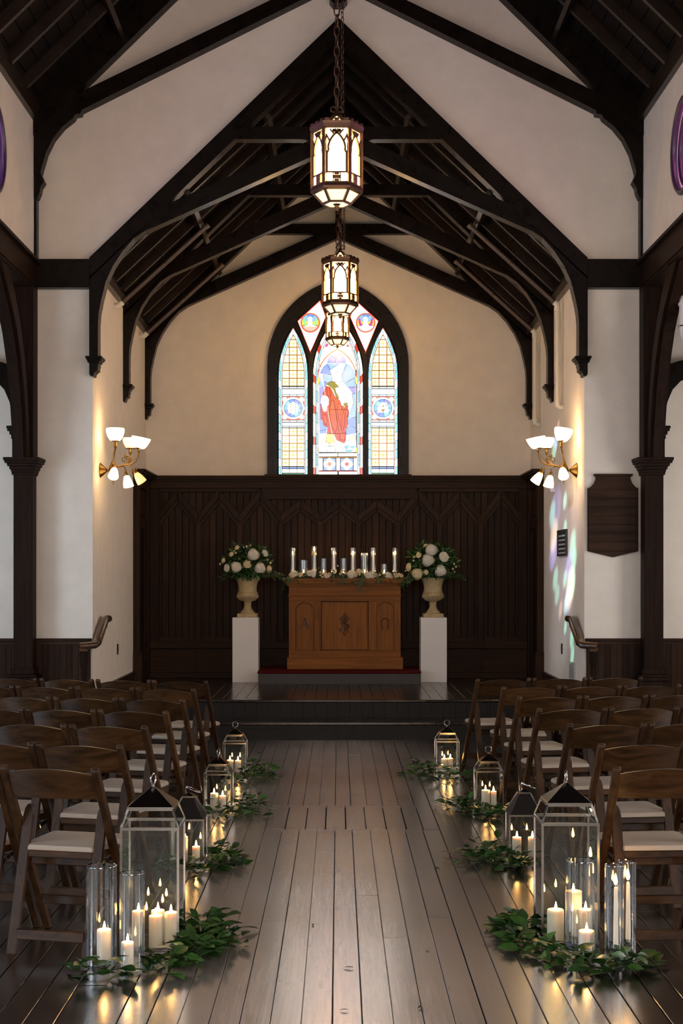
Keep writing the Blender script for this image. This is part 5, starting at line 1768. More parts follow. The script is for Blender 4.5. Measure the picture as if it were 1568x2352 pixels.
ZT = L(0, 1328)[1]              # altar top
YT = 16.86
KT = YT / FPX
ordn = ['first', 'second', 'third', 'fourth', 'fifth', 'sixth']
for i, (x, yt, w_) in enumerate(((207, 137, 66), (447, 120, 66), (668, 137, 66), (885, 137, 66), (1112, 137, 64), (1357, 137, 66))):
    X = (630 + x * 0.2041 - VX) * KT
    h = EYE + (VY - (1230 + yt * 0.2041)) * KT - ZT
    r = w_ * 0.2041 * KT / 2
    cylinder_vase((X, YT, ZT), r, h, '%s tall narrow glass cylinder from the left on the altar' % ordn[i], 'tall glass cylinders on the altar', mat=ALTGLASS)
    candle((X + random.uniform(-.006, .006), YT, ZT + 0.013), 0.016, h - 0.10 + (0.03 if i == 1 else 0.0), 'white taper candle in the %s tall altar cylinder from left' % ordn[i], True, 'taper candles on the altar', 1.1)
for i, (x, yt, w_) in enumerate(((327, 275, 110), (553, 258, 72), (778, 255, 75), (1012, 197, 115), (1235, 320, 75))):
    Yv = 16.86 if i not in (3,) else 16.96
    K_ = Yv / FPX
    X = (630 + x * 0.2041 - VX) * K_
    h = EYE + (VY - (1230 + yt * 0.2041)) * K_ - ZT
    cylinder_vase((X, Yv, ZT), w_ * 0.2041 * K_ / 2, h, '%s short glass cylinder from the left on the altar' % ordn[i], 'short glass cylinders on the altar', mat=ALTGLASS)
    candle((X, Yv, ZT + 0.013), 0.026, 0.055, 'short candle in the %s low altar cylinder from left' % ordn[i], False, 'low candles on the altar', 1.0)

# ---- garland with roses along the altar front edge
gl_ = thing('altar_garland', 'leafy garland with cream roses along the altar top edge', 'garland', (0, 16.74, ZT))
rr = random.Random(77)
for mat, n, nm in ((LEAFA, 520, 'foliage'), (LEAFB, 240, 'fine_foliage'), (LEAFC, 60, 'bright_foliage')):
    m = MB()
    for i in range(n):
        X = rr.uniform(-0.66, 0.78)
        edge = max(0, abs(X - 0.06) - 0.62)
        p = Vector((X, rr.gauss(0.03, 0.03), abs(rr.gauss(0.02, 0.026)) - edge * 1.5))
        ll = rr.uniform(0.025, 0.052)
        if rr.random() < 0.09:
            p.y = -0.055
            p.z = -rr.uniform(0.0, 0.07)
        add_leaf(m, p, (rr.uniform(-1, 1), rr.uniform(-1, .5), rr.uniform(-.6, .9)), ll, ll * (0.48 if mat is not LEAFB else 0.24), (0, -0.5, 1))
    if nm == 'foliage':
        for (tx, tl) in ((785, 12), (826, 25), (832, 14), (868, 9), (665, 8)):
            for i in range(16):
                t = i / 16
                p = Vector(((tx - VX) * KALT + rr.uniform(-.012, .012), -0.062, 0.01 - t * tl * KALT * 1.2))
                add_leaf(m, p, (rr.uniform(-1, 1), -0.3, -0.8), 0.03, 0.014, (0, -1, 0))
    tag(m.build(nm, mat, gl_, recalc=False), kind='stuff')
for kind, x, y, r in (('c', 200, 445, 36), ('r', 238, 435, 32), ('c', 290, 443, 26), ('r', 400, 425, 34), ('r', 435, 440, 30), ('s', 515, 420, 22), ('s', 548, 432, 24), ('s', 518, 452, 20), ('s', 535, 472, 22), ('r', 585, 455, 32), ('c', 612, 448, 28),
                      ('s', 735, 440, 22), ('s', 760, 420, 24), ('s', 785, 436, 24), ('s', 752, 412, 18), ('r', 862, 437, 46), ('c', 900, 440, 34), ('c', 952, 402, 28), ('s', 990, 412, 24), ('s', 955, 445, 20), ('r', 1070, 457, 50), ('c', 1145, 450, 24),
                      ('s', 1188, 448, 20), ('r', 1275, 445, 34), ('c', 1305, 458, 28), ('c', 1372, 452, 28), ('s', 1400, 440, 24), ('c', 1425, 452, 24), ('s', 112, 490, 18), ('s', 152, 480, 16), ('s', 445, 480, 14), ('s', 715, 345, 16)):
    X = (630 + x * 0.2041 - VX) * KALT
    Z = EYE + (VY - (1230 + y * 0.2041)) * KALT - ZT
    me, nm = {'c': (ROSEC, 'rose'), 'r': (ROSEW, 'rose'), 's': (BUD, 'spray_rose')}[kind]
    flower(gl_, me, nm, (X, -0.005, max(Z, -0.02)), r * 0.2041 * KALT * (0.95 if kind != 's' else 0.75), (rr.uniform(-.4, .4), -1, 0.55))

# ================================================================ chairs
VINYL = plain('cream_vinyl', (0.42, 0.345, 0.27), 0.42, spec=0.4, bump=0.05, bscale=25, var=0.04)


def chair_parts():
    P = []
    m = MB()
    n = 10
    pts = []
    zt = lambda t: 0.770 + 0.026 * (1 - t * t) + (0.006 * math.cos(t * 6) if abs(t) > 2 else 0)
    v, f = [], []
    for i in range(n + 1):
        t = -1 + 2 * i / n
        x = 0.196 * t
        yb = -0.028 * (1 - t * t)
        za, zb = 0.662, zt(t)
        ya = -0.157 + yb
        yc = -0.157 - (zb - za) * 0.5 + yb
        v += [(x, ya - 0.009, za), (x, ya + 0.009, za), (x, yc + 0.009, zb), (x, yc - 0.009, zb)]
    for i in range(n):
        b = i * 4
        for k in range(4):
            f.append((b + k, b + (k + 1) % 4, b + 4 + (k + 1) % 4, b + 4 + k))
    f += [(0, 3, 2, 1), (n * 4, n * 4 + 1, n * 4 + 2, n * 4 + 3)]
    P.append(('backrest', m.add(v, f).mesh('backrest', CHAIRW, smooth=True)))
    for s in (-1, 1):
        x = s * 0.210
        q = [(-0.238, 0.800), (-0.228, 0.806), (-0.212, 0.800), (-0.20, 0.78), (0.236, 0.0), (0.200, 0.0), (-0.10, 0.530), (-0.240, 0.785)]
        P.append(('back_post', MB().prism(q, 'x', x - 0.016, x + 0.016).mesh('back_post', CHAIRV, bevel=0.004)))
        xc = s * 0.172
        m = MB()
        v = []
        for t, w_ in ((0, 0.021), (0.5, 0.021), (0.93, 0.021), (0.975, 0.016), (1.0, 0.006)):
            yy, zz = -0.226 + 0.180 * t, 0.612 * t
            v += [(xc - w_, yy - 0.011, zz), (xc + w_, yy - 0.011, zz), (xc + w_, yy + 0.011, zz), (xc - w_, yy + 0.011, zz)]
        f = [(3, 2, 1, 0), (16, 17, 18, 19)]
        for k in range(4):
            f += [(k * 4 + a, k * 4 + (a + 1) % 4, k * 4 + 4 + (a + 1) % 4, k * 4 + 4 + a) for a in range(4)]
        P.append(('leg', m.add(v, f).mesh('leg', CHAIRV, bevel=0.0)))
    seat = [(-0.149, -0.120), (0.149, -0.120), (0.188, -0.02), (0.188, 0.205), (0.172, 0.222), (-0.172, 0.222), (-0.188, 0.205), (-0.188, -0.02)]
    P.append(('seat_frame', MB().prism(seat, 'z', 0.392, 0.424).mesh('seat_frame', CHAIRW, bevel=0.004)))
    pad = MB()
    for sc_, z in ((1.0, 0.4245), (1.0, 0.436), (0.975, 0.445), (0.90, 0.450), (0.4, 0.4525)):
        pad.v += [(a * sc_, 0.036 + (b - 0.036) * sc_, z) for a, b in seat]
    for i in range(4):
        for k in range(8):
            pad.f.append((i * 8 + k, i * 8 + (k + 1) % 8, i * 8 + 8 + (k + 1) % 8, i * 8 + 8 + k))
    pad.f += [tuple(range(7, -1, -1)), tuple(range(32, 40))]
    P.append(('seat_pad', pad.mesh('seat_pad', VINYL, smooth=True)))
    P.append(('stretcher', MB().box(-0.155, 0.155, -0.224, -0.204, 0.060, 0.104).mesh('stretcher', CHAIRW, bevel=0.003)))
    P.append(('stretcher', MB().box(-0.196, 0.196, 0.118, 0.138, 0.135, 0.175).mesh('stretcher', CHAIRW, bevel=0.003)))
    P.append(('stretcher', MB().box(-0.196, 0.196, 0.010, 0.028, 0.335, 0.370).mesh('stretcher', CHAIRW, bevel=0.003)))
    for s in (-1, 1):
        P.append(('hinge_bar', MB().bar((s * 0.190, -0.12, 0.36), (s * 0.190, 0.10, 0.40), 0.004, 0.016).mesh('hinge_bar', STEEL)))
        P.append(('pivot_bolt', MB().lathe([(0.006, -0.018), (0.006, 0.018)], 10, (s * 0.210, 0.03, 0.36), axis=(1, 0, 0)).mesh('pivot_bolt', STEEL)))
    return P


CP = chair_parts()
LEFT = [(221, 1766), (278.5, 1712.5), (334, 1668.6), (382, 1634), (419.6, 1607), (446, 1583), (473, 1565)]
RIGHT = [(1418, 1763), (1377, 1709), (1308, 1664), (1237, 1629), (1192, 1601), (1156, 1578.6), (1095, 1560)]
ROWN = ['seventh', 'sixth', 'fifth', 'fourth', 'third', 'second', 'first']
SEATN = ['aisle seat', 'second seat from aisle', 'third seat from aisle', 'fourth seat from aisle', 'fifth seat from aisle']
rc = random.Random(8)
for s, rows, side in ((-1, LEFT, 'left'), (1, RIGHT, 'right')):
    for i, (x, y) in enumerate(rows):
        Y = FPX * (EYE - 0.80) / (y - VY)
        X = (x - VX) * Y / FPX
        th = math.radians(-12.5 if s < 0 else (4, 6, 8, 10, 10, 10, 10)[i])
        c, sn = math.cos(th), math.sin(th)
        R = lambda a, b: (c * a - sn * b, sn * a + c * b)
        ax_ = -s * 0.210
        for k in range(5):
            dx, dy = R(ax_ - s * 0 , -0.225)
            ox, oy = X - dx, Y - dy
            rx, ry = R(s * 0.468 * k, 0)
            ox, oy = ox + rx, oy + ry
            edge = VX + (ox - s * 0.2) * FPX / max(oy, 0.1)
            if (s < 0 and edge < -6) or (s > 0 and edge > 1574) or abs(ox) > 2.62:
                continue
            o = thing('folding_chair', 'wooden folding chair with cream pad, %s block, %s row from altar, %s' % (side, ROWN[i], SEATN[k]), 'chair',
                      (ox, oy, 0), th + math.radians(rc.uniform(-1.5, 1.5)), 'wooden folding chairs, %s block' % side)
            for nm, me in CP:
                link(nm, me, o)

# ================================================================ floor lanterns
def floor_lantern(loc, label, W_, zb, zc, za, zr, wcap, metal_hip=False, rz=0.0, ring='up'):
    o = thing('candle_lantern', label, 'lantern', loc, rz, 'steel and glass candle lanterns')
    h = W_ / 2
    t = 0.010 if W_ > 0.22 else 0.008
    MB().box(-h, h, -h, h, 0.0, 0.014).build('base', STEELDK, o, bevel=0.002)
    for sx in (-1, 1):
        for sy in (-1, 1):
            MB().box(*sorted((sx * h, sx * (h - t))), *sorted((sy * h, sy * (h - t))), 0.014, zb).build('corner_post', STEEL, o)
    e = 0.0012
    for sx, sy, wx, wy in ((0, -1, h - t, e), (0, 1, h - t, e), (-1, 0, e, h - t), (1, 0, e, h - t)):
        cx, cy = sx * (h - t / 2), sy * (h - t / 2)
        MB().box(cx - wx, cx + wx, cy - wy, cy + wy, 0.016, zb - t).build('glass_pane', PANE, o)
        a = Vector((sx * (h - t / 2), sy * (h - t / 2), zb - t / 2))
        u = Vector((-sy, sx, 0)) * (h - t)
        MB().bar(tuple(a - u), tuple(a + u), t, t * 1.3).build('top_rail', STEEL, o)
        MB().bar(tuple(a - u + Vector((0, 0, 0.02 - zb + t / 2))), tuple(a + u + Vector((0, 0, 0.02 - zb + t / 2))), t, t * 1.2).build('bottom_rail', STEEL, o)
    c = wcap / 2
    cor = [(-1, -1), (1, -1), (1, 1), (-1, 1)]
    for i in range(4):
        p, q = cor[i], cor[(i + 1) % 4]
        poly = [(p[0] * h, p[1] * h, zb), (q[0] * h, q[1] * h, zb), (q[0] * c, q[1] * c, zc), (p[0] * c, p[1] * c, zc)]
        MB().add(poly, [(0, 1, 2, 3)]).build('hip_panel' if metal_hip else 'hip_pane', STEELDK if metal_hip else PANE, o, recalc=False)
        MB().bar((p[0] * (h - t / 2), p[1] * (h - t / 2), zb), (p[0] * c, p[1] * c, zc), t * 0.8, t * 0.8).build('hip_bar', STEEL, o)
    if metal_hip:
        MB().frustum(0, 0, zc, zc + 0.008, wcap + 0.006, wcap + 0.006, wcap + 0.006, wcap + 0.006).build('collar', STEEL, o)
        cap_ = MB().frustum(0, 0, zc + 0.008, za, wcap * 0.9, wcap * 0.9, 0.012, 0.012).build('cap', STEELDK, o)
    else:
        MB().frustum(0, 0, zc - 0.008, zc + 0.008, wcap + 0.008, wcap + 0.008, wcap + 0.008, wcap + 0.008).build('cap_rail', STEEL, o)
        cap_ = MB().frustum(0, 0, zc + 0.008, za, wcap + 0.004, wcap + 0.004, 0.006, 0.006).build('cap', STEELDK, o)
    r = 0.024 if W_ > 0.22 else 0.022
    if ring == 'tilt':
        cx = Vector((0.026, 0, za + 0.018))
        pts = [(cx.x + 0.040 * math.cos(g * math.pi / 12), 0.030 * math.sin(g * math.pi / 12), cx.z - 0.016 * math.cos(g * math.pi / 12)) for g in range(24)]
        MB().tube([(-0.012, 0, za - 0.004), (-0.018, 0, za + 0.02), (-0.012, 0, za + 0.034)], 0.003, 6).build('handle_post', STEEL, cap_, smooth=True)
        MB().tube(pts, 0.0034, 8, closed=True).build('handle_ring', STEEL, cap_, smooth=True)
    else:
        ang = 0.0 if ring == 'up' else 1.25
        pts = [(r * math.cos(g * math.pi / 12) * math.cos(ang), r * math.cos(g * math.pi / 12) * math.sin(ang), za + 0.006 + r + r * math.sin(g * math.pi / 12)) for g in range(24)]
        MB().tube(pts, 0.0035, 8, closed=True).build('handle_ring', STEEL, cap_, smooth=True)
        MB().lathe([(0.007, za - 0.006), (0.007, za + 0.006), (0.003, za + 0.01)], 10).build('ring_stem', STEEL, cap_, smooth=True)
    return o


BIG = dict(W_=0.253, zb=0.539, zc=0.615, za=0.70, zr=0.75, wcap=0.19)
MED = dict(W_=0.192, zb=0.26, zc=0.318, za=0.372, zr=0.42, wcap=0.122)
HIP = dict(W_=0.192, zb=0.26, zc=0.372, za=0.395, zr=0.42, wcap=0.066, metal_hip=True, ring='tilt')
LAN = {}
for key, fx, fy, kw, label in (('L1', 343, 2192, BIG, 'tall large steel and glass lantern at the left front of the aisle'), ('R1', 1310, 2176, BIG, 'tall large steel and glass lantern at the right front of the aisle'),
                               ('L2', 429, 1990, HIP, 'small metal-roofed lantern right behind the large left lantern'), ('R2', 1208, 1978, HIP, 'small metal-roofed lantern right behind the large right lantern'),
                               ('L3', 499, 1866, MED, 'small glass-roofed lantern, third from the front, left of aisle'), ('R3', 1125, 1858, MED, 'small glass-roofed lantern, third from the front, right of aisle'),
                               ('L4', 538, 1781, MED, 'small glass-roofed lantern farthest from the viewer, left of aisle'), ('R4', 1028, 1776, MED, 'small glass-roofed lantern farthest from the viewer, right of aisle')):
    p = onfloor(fx, fy)
    half = kw['W_'] / 2
    Yc = p.y + half
    loc = (p.x * (1.0 + 0.0), Yc, 0.0)
    k2 = dict(kw)
    if key in ('L3', 'L1', 'R1'):
        k2['ring'] = 'side'
    floor_lantern(loc, label, rz=0.0, **k2)
    LAN[key] = loc

FL = ['left', 'right']
for key, specs in {
    'L1': [(-0.060, -0.035, 0.027, 0.150, 'leftmost pillar candle in the large left lantern'), (0.085, -0.060, 0.029, 0.150, 'tall pillar candle at the right of the large left lantern'),
           (0.020, -0.070, 0.030, 0.138, 'pillar candle at the front middle of the large left lantern'), (0.015, 0.040, 0.030, 0.135, 'pillar candle at the back of the large left lantern')],
    'R1': [(-0.055, -0.060, 0.037, 0.135, 'thick pillar candle at the left of the large right lantern'), (0.040, 0.035, 0.037, 0.195, 'tallest pillar candle, at the back of the large right lantern'), (0.080, -0.035, 0.032, 0.130, 'pillar candle at the right of the large right lantern')],
    'L2': [(-0.02, -0.03, 0.018, 0.140, 'slim tall candle in the small metal-roofed left lantern'), (0.045, -0.035, 0.022, 0.085, 'short candle in the small metal-roofed left lantern')],
    'R2': [(-0.045, -0.03, 0.026, 0.110, 'left candle in the small metal-roofed right lantern'), (0.045, -0.03, 0.026, 0.110, 'right candle in the small metal-roofed right lantern')],
    'L3': [(-0.028, -0.02, 0.028, 0.105, 'left taller candle in the third left lantern'), (0.030, -0.03, 0.024, 0.090, 'right shorter candle in the third left lantern')],
    'R3': [(-0.022, -0.02, 0.030, 0.105, 'left thicker candle in the third right lantern'), (0.032, -0.03, 0.020, 0.098, 'right slimmer candle in the third right lantern')],
    'L4': [(-0.040, -0.02, 0.028, 0.100, 'left candle in the farthest left lantern'), (0.025, -0.03, 0.025, 0.098, 'right candle in the farthest left lantern')],
    'R4': [(-0.022, -0.02, 0.026, 0.095, 'left candle in the farthest right lantern'), (0.026, -0.03, 0.022, 0.100, 'right candle in the farthest right lantern')],
}.items():
    lx, ly, _ = LAN[key]
    for dx, dy, r, h, lab in specs:
        candle((lx + dx, ly + dy, 0.0145), r, h, lab, False, 'pillar candles in the lanterns', 1.0)

# ---- glass cylinders standing on the floor by the large lanterns
for fx, fy, d, h, lab in ((227, 2228, 0.127, 0.415, 'widest glass cylinder at the far left beside the large lantern'), (299, 2241, 0.102, 0.405, 'narrower glass cylinder in front of the large left lantern'),
                          (1340, 2210, 0.127, 0.414, 'wide glass cylinder in front of the large right lantern'), (1414.5, 2224, 0.080, 0.417, 'slim glass cylinder with taper, nearest at the far right'), (1443, 2209, 0.080, 0.412, 'slim glass cylinder with taper, farther at the far right')):
    p = onfloor(fx, fy)
    Yc = p.y + d / 2
    loc = (p.x, Yc, 0.0)
    cylinder_vase(loc, d / 2, h, lab, 'glass cylinders on the floor')
    if d > 0.1:
        r, hh, lb = {227: (0.030, 0.140, 'short candle in the far left floor cylinder'), 299: (0.026, 0.112, 'candle in the narrow cylinder before the left lantern'), 1340: (0.034, 0.105, 'short candle in the wide right floor cylinder')}[fx]
        dx = {227: 0.012, 299: -0.018, 1340: 0.022}[fx]
        candle((loc[0] + dx, Yc - 0.006, 0.0125), r, hh, lb, False, 'candles in floor cylinders', 1.0)
    else:
        near_ = fx < 1430
        ho = thing('glass_candlestick', 'faceted glass candlestick inside the %s slim right cylinder' % ('nearer' if near_ else 'farther'), 'candlestick', (loc[0] + 0.006, Yc, 0.0125), 0, 'glass candlesticks')
        MB().lathe([(0.024, 0.0), (0.026, 0.004), (0.016, 0.010), (0.010, 0.018), (0.020, 0.028), (0.022, 0.036), (0.012, 0.046), (0.018, 0.056), (0.019, 0.074), (0.012, 0.074), (0.012, 0.060), (0, 0.058)], 12).build('stick', RIMG, ho)
        candle((loc[0] + 0.006, Yc, 0.0125 + 0.0605), 0.011, 0.255, 'white taper candle in the %s slim right cylinder' % ('nearer' if near_ else 'farther'), True, 'taper candles at the right front', 1.25)

# ---- leaf garlands on the floor
BROAD = leaf_mesh(0.085, 0.046, LEAFA, 0.28, 0.22)
BROADB = leaf_mesh(0.078, 0.042, LEAFC, 0.25, 0.18)
RUSC = leaf_mesh(0.055, 0.024, LEAFA, 0.25, 0.15)
OLIVE = leaf_mesh(0.062, 0.014, LEAFB, 0.25, 0.12)
for me_ in (BROAD, BROADB, RUSC, OLIVE):
    me_.name = 'leaf'


def garland(path, label, n, size, seed, broad=0.4, olive=0.3, bright=0.08, wid=0.06, hgt=0.05, avoid=()):
    rr = random.Random(seed)
    pts = [onfloor(*p) for p in path]
    c = sum(pts, Vector()) / len(pts)
    o = thing('leaf_garland', label, 'greenery', (c.x, c.y, 0), 0, 'leaf garlands round the lanterns')
    m = MB()
    for a, b in zip(pts[:-1], pts[1:]):
        if (b - a).length > 0.45:
            continue
        q = [a - c + (b - a) * t + Vector((rr.uniform(-.012, .012), rr.uniform(-.012, .012), 0.012 + rr.uniform(0, 0.02))) for t in (0, 0.33, 0.66, 1.0)]
        m.tube(q, 0.0028, 5)
    m.build('stem', STEM, o)
    segs = list(zip(pts[:-1], pts[1:]))
    ls = [(b - a).length for a, b in segs]
    n = int(n * 1.45)
    made = 0
    tries = 0
    while made < n and tries < n * 6:
        tries += 1
        a, b = rr.choices(segs, ls)[0]
        t = rr.random()
        p = a + (b - a) * t
        d = (b - a).normalized()
        nrm = Vector((-d.y, d.x, 0))
        off = rr.gauss(0, wid * 0.5)
        p = p + nrm * off
        z = abs(rr.gauss(0, hgt * 0.8)) * max(0.25, 1 - abs(off) / wid * 0.5) + 0.006
        bad = False
        for ax0, ay0, hw in avoid:
            if abs(p.x - ax0) < hw and abs(p.y - ay0) < hw:
                bad = True
        if bad:
            continue
        u = rr.random()
        me = BROAD if u < broad else OLIVE if u < broad + olive else BROADB if u < broad + olive + bright else RUSC
        out = nrm * (1 if off > 0 else -1)
        dd = out * rr.uniform(0.2, 1.0) + d * rr.uniform(-1, 1)
        yaw = math.atan2(dd.y, dd.x) - math.pi / 2
        lf = link('leaf', me, o, (p.x - c.x, p.y - c.y, z), (rr.uniform(0.0, 0.75), rr.uniform(-0.7, 0.7), yaw), size * rr.uniform(0.75, 1.2))
        made += 1
    return o


def av(*keys):
    return [(LAN[k][0], LAN[k][1], (0.13 if k in ('L1', 'R1') else 0.098)) for k in keys]


vA, vB, vC = onfloor(227, 2228), onfloor(299, 2241), onfloor(1340, 2210)
vD, vE = onfloor(1414.5, 2224), onfloor(1443, 2209)
AVL = av('L1') + [(vA.x, vA.y + 0.064, 0.064), (vB.x, vB.y + 0.05, 0.052)]
AVR = av('R1') + [(vC.x, vC.y + 0.064, 0.064), (vD.x, vD.y + 0.04, 0.042), (vE.x, vE.y + 0.04, 0.042)]
garland([(172, 2252), (215, 2246), (262, 2240), (330, 2240), (375, 2232), (430, 2215), (478, 2190), (512, 2160), (470, 2140), (455, 2165), (440, 2200)], 'broad leafy garland round the large left lantern and its glass cylinders', 190, 1.05, 31, 0.5, 0.1, 0.10, 0.085, 0.055, AVL)
garland([(1135, 2152), (1165, 2150), (1200, 2135), (1215, 2160), (1180, 2172), (1250, 2195), (1300, 2208), (1330, 2226), (1385, 2232), (1400, 2236), (1455, 2222), (1500, 2232)], 'broad and olive leafy garland round the large right lantern', 200, 1.0, 32, 0.42, 0.32, 0.06, 0.075, 0.045, AVR)
garland([(345, 1995), (390, 2008), (430, 2008), (470, 2003), (505, 1995), (530, 1986), (505, 1968), (480, 1975)], 'leaf garland round the small metal-roofed left lantern', 140, 0.95, 33, 0.35, 0.2, 0.06, 0.075, 0.05, av('L2', 'L1'))
garland([(1072, 1962), (1095, 1978), (1130, 1990), (1170, 1996), (1205, 1998), (1150, 1975), (1115, 1955)], 'leaf garland round the small metal-roofed right lantern', 150, 0.95, 34, 0.35, 0.3, 0.06, 0.085, 0.05, av('R2', 'R1'))
garland([(470, 1872), (505, 1882), (540, 1880), (570, 1872), (590, 1862), (560, 1845), (550, 1855)], 'leaf garland round the third left lantern', 130, 0.9, 35, 0.25, 0.4, 0.05, 0.085, 0.06, av('L3'))
garland([(1025, 1848), (1050, 1862), (1085, 1876), (1125, 1878), (1165, 1870), (1110, 1872), (1060, 1855)], 'leaf garland round the third right lantern', 150, 0.9, 36, 0.3, 0.3, 0.05, 0.085, 0.055, av('R3'))
garland([(518, 1792), (550, 1797), (580, 1795), (605, 1790), (618, 1784), (590, 1772), (575, 1780)], 'leaf garland round the farthest left lantern', 110, 0.95, 37, 0.3, 0.2, 0.05, 0.10, 0.06, av('L4'))
garland([(950, 1775), (975, 1788), (1010, 1795), (1050, 1796), (1085, 1790), (985, 1776), (955, 1765)], 'leaf garland round the farthest right lantern', 130, 0.95, 38, 0.25, 0.3, 0.05, 0.10, 0.06, av('R4'))

# ---- stray leaves on the boards
for i, (x, y, w_, lab) in enumerate(((718, 2128, 0.035, 'curled brown leaf scrap on the aisle boards at left'), (812, 2225, 0.045, 'dark leaf scrap lying near the aisle middle'), (971, 2312, 0.04, 'curled green leaf scrap near the lower right aisle'),
                                    (996, 1995, 0.045, 'small green leaf on the boards right of the patch'), (560, 2178, 0.03, 'tiny leaf beside the left garland'), (984, 2186, 0.035, 'short dark twig scrap on the right aisle boards'), (800, 2322, 0.035, 'pale brown leaf scrap at the bottom of the aisle'))):
    p = onfloor(x, y)
    o = link('fallen_leaf', leaf_mesh(w_, w_ * 0.35, LEAFB if i % 2 else LEAFA, 0.4, 0.1, 4, 'fallen_leaf'), None, (p.x, p.y, 0.005), (0.05, 0.2, i * 1.3))
    tag(o, lab, 'leaf', 'stray leaves on the floor')

# ================================================================ wall fittings
# wooden board on the right pier
pb = thing('memorial_board', 'dark wooden board with scalloped shoulders and pointed foot on the right wall', 'plaque', (0, 13.6, 0))
sh = [(1366, 1093), (1447, 1093)] + [(1446, 1100), (1450, 1110), (1458, 1119), (1464, 1122)] + [(1464, 1266), (1406, 1280), (1348, 1266)] + [(1348, 1122), (1355, 1119), (1363, 1110), (1367, 1100)]
MB().prism([A(*p) for p in sh], 'y', -0.028, 0.0).build('back_board', PANELX, pb)
MB().prism([A(1362, 1089), A(1451, 1089), A(1450, 1094), A(1363, 1094)], 'y', -0.05, 0.0).build('cap_moulding', PANELX, pb, bevel=0.003)
for i in range(7):
    y0 = 1126 + i * 20
    MB().prism([A(1350, y0), A(1462, y0), A(1462, y0 + 17.5), A(1350, y0 + 17.5)], 'y', -0.038, -0.026).build('slat', PANELX, pb, bevel=0.002)
    MB().prism([A(1350, y0 + 17.5), A(1462, y0 + 17.5), A(1462, y0 + 20), A(1350, y0 + 20)], 'y', -0.050, -0.026).build('ledge', PANELX, pb, bevel=0.002)


def onwall(s, x):
    return CH_W * FPX / abs(x - VX)


# framed notice, outlets, floor vent, pipe boxes on chancel walls
def wall_box(name, label, cat, s, xa, xb, yc_, hz, depth, mat, group=None, z=None):
    ya, yb = sorted((onwall(s, xa), onwall(s, xb)))
    ym = (ya + yb) / 2
    zc_ = z if z is not None else EYE + (VY - yc_) * ym / FPX
    return ya, yb, ym, zc_


ya, yb, ym, zc_ = wall_box('', '', '', 1, 1284.5, 1303, 1247, 0, 0, None)
o = thing('framed_notice', 'narrow black framed notice on the right chancel wall', 'picture frame', (CH_W, ym, zc_))
hh, hw = 0.125, (yb - ya) / 2
MB().box(-0.012, 0.0, -hw, hw, -hh, hh).build('backing_card', plain('notice_card', (0.35, 0.36, 0.36), 0.5), o)
for a in (-1, 1):
    MB().box(-0.026, 0.0, a * hw - 0.012, a * hw + 0.012, -hh - 0.012, hh + 0.012).build('frame_stile', BLACK, o)
    MB().box(-0.026, 0.0, -hw, hw, a * hh - 0.012, a * hh + 0.012).build('frame_rail', BLACK, o)
for i in range(5):
    MB().box(-0.016, -0.012, -hw + 0.03, hw - 0.03, -hh + 0.03 + i * 0.045, -hh + 0.055 + i * 0.045).build('picture', BLACK, o)
for s, x, y, lab in ((-1, 269.5, 1491, 'black switch plate on the left chancel wall'), (1, 1290.5, 1490, 'black switch plate on the right chancel wall')):
    Yw = onwall(s, x)
    z = EYE + (VY - y) * Yw / FPX
    o = thing('switch_plate', lab, 'switch plate', (s * CH_W, Yw, z), 0, 'black switch plates')
    MB().box(*sorted((0, -s * 0.007)), -0.036, 0.036, -0.056, 0.056).build('plate', BLACK, o, bevel=0.002)
    MB().box(*sorted((-s * 0.007, -s * 0.012)), -0.008, 0.008, -0.018, 0.018).build('toggle', BLACK, o)
Yw = onwall(1, 1315)
o = thing('wall_vent', 'pale metal air vent low on the right chancel wall', 'vent', (CH_W, Yw, EYE + (VY - 1540) * Yw / FPX))
VENT = plain('vent_metal', (0.45, 0.47, 0.46), 0.4, metal=0.3)
MB().box(-0.012, 0, -0.16, 0.16, -0.09, 0.085).build('flange', VENT, o, bevel=0.003)
for i in range(7):
    MB().box(-0.018, -0.008, -0.13, 0.13, -0.07 + i * 0.021, -0.058 + i * 0.021).build('louvre', VENT, o)
Yw = onwall(1, 1272)
o = thing('junction_box', 'small beige box on the right chancel wall below the wall lamp', 'box', (CH_W, Yw, EYE + (VY - 1118) * Yw / FPX))
MB().box(-0.05, 0, -0.06, 0.06, -0.06, 0.05).build('case', PIPEW, o, bevel=0.004)
MB().box(-0.052, -0.05, -0.045, 0.045, -0.045, 0.035).build('lid', PIPEW, o, bevel=0.001)

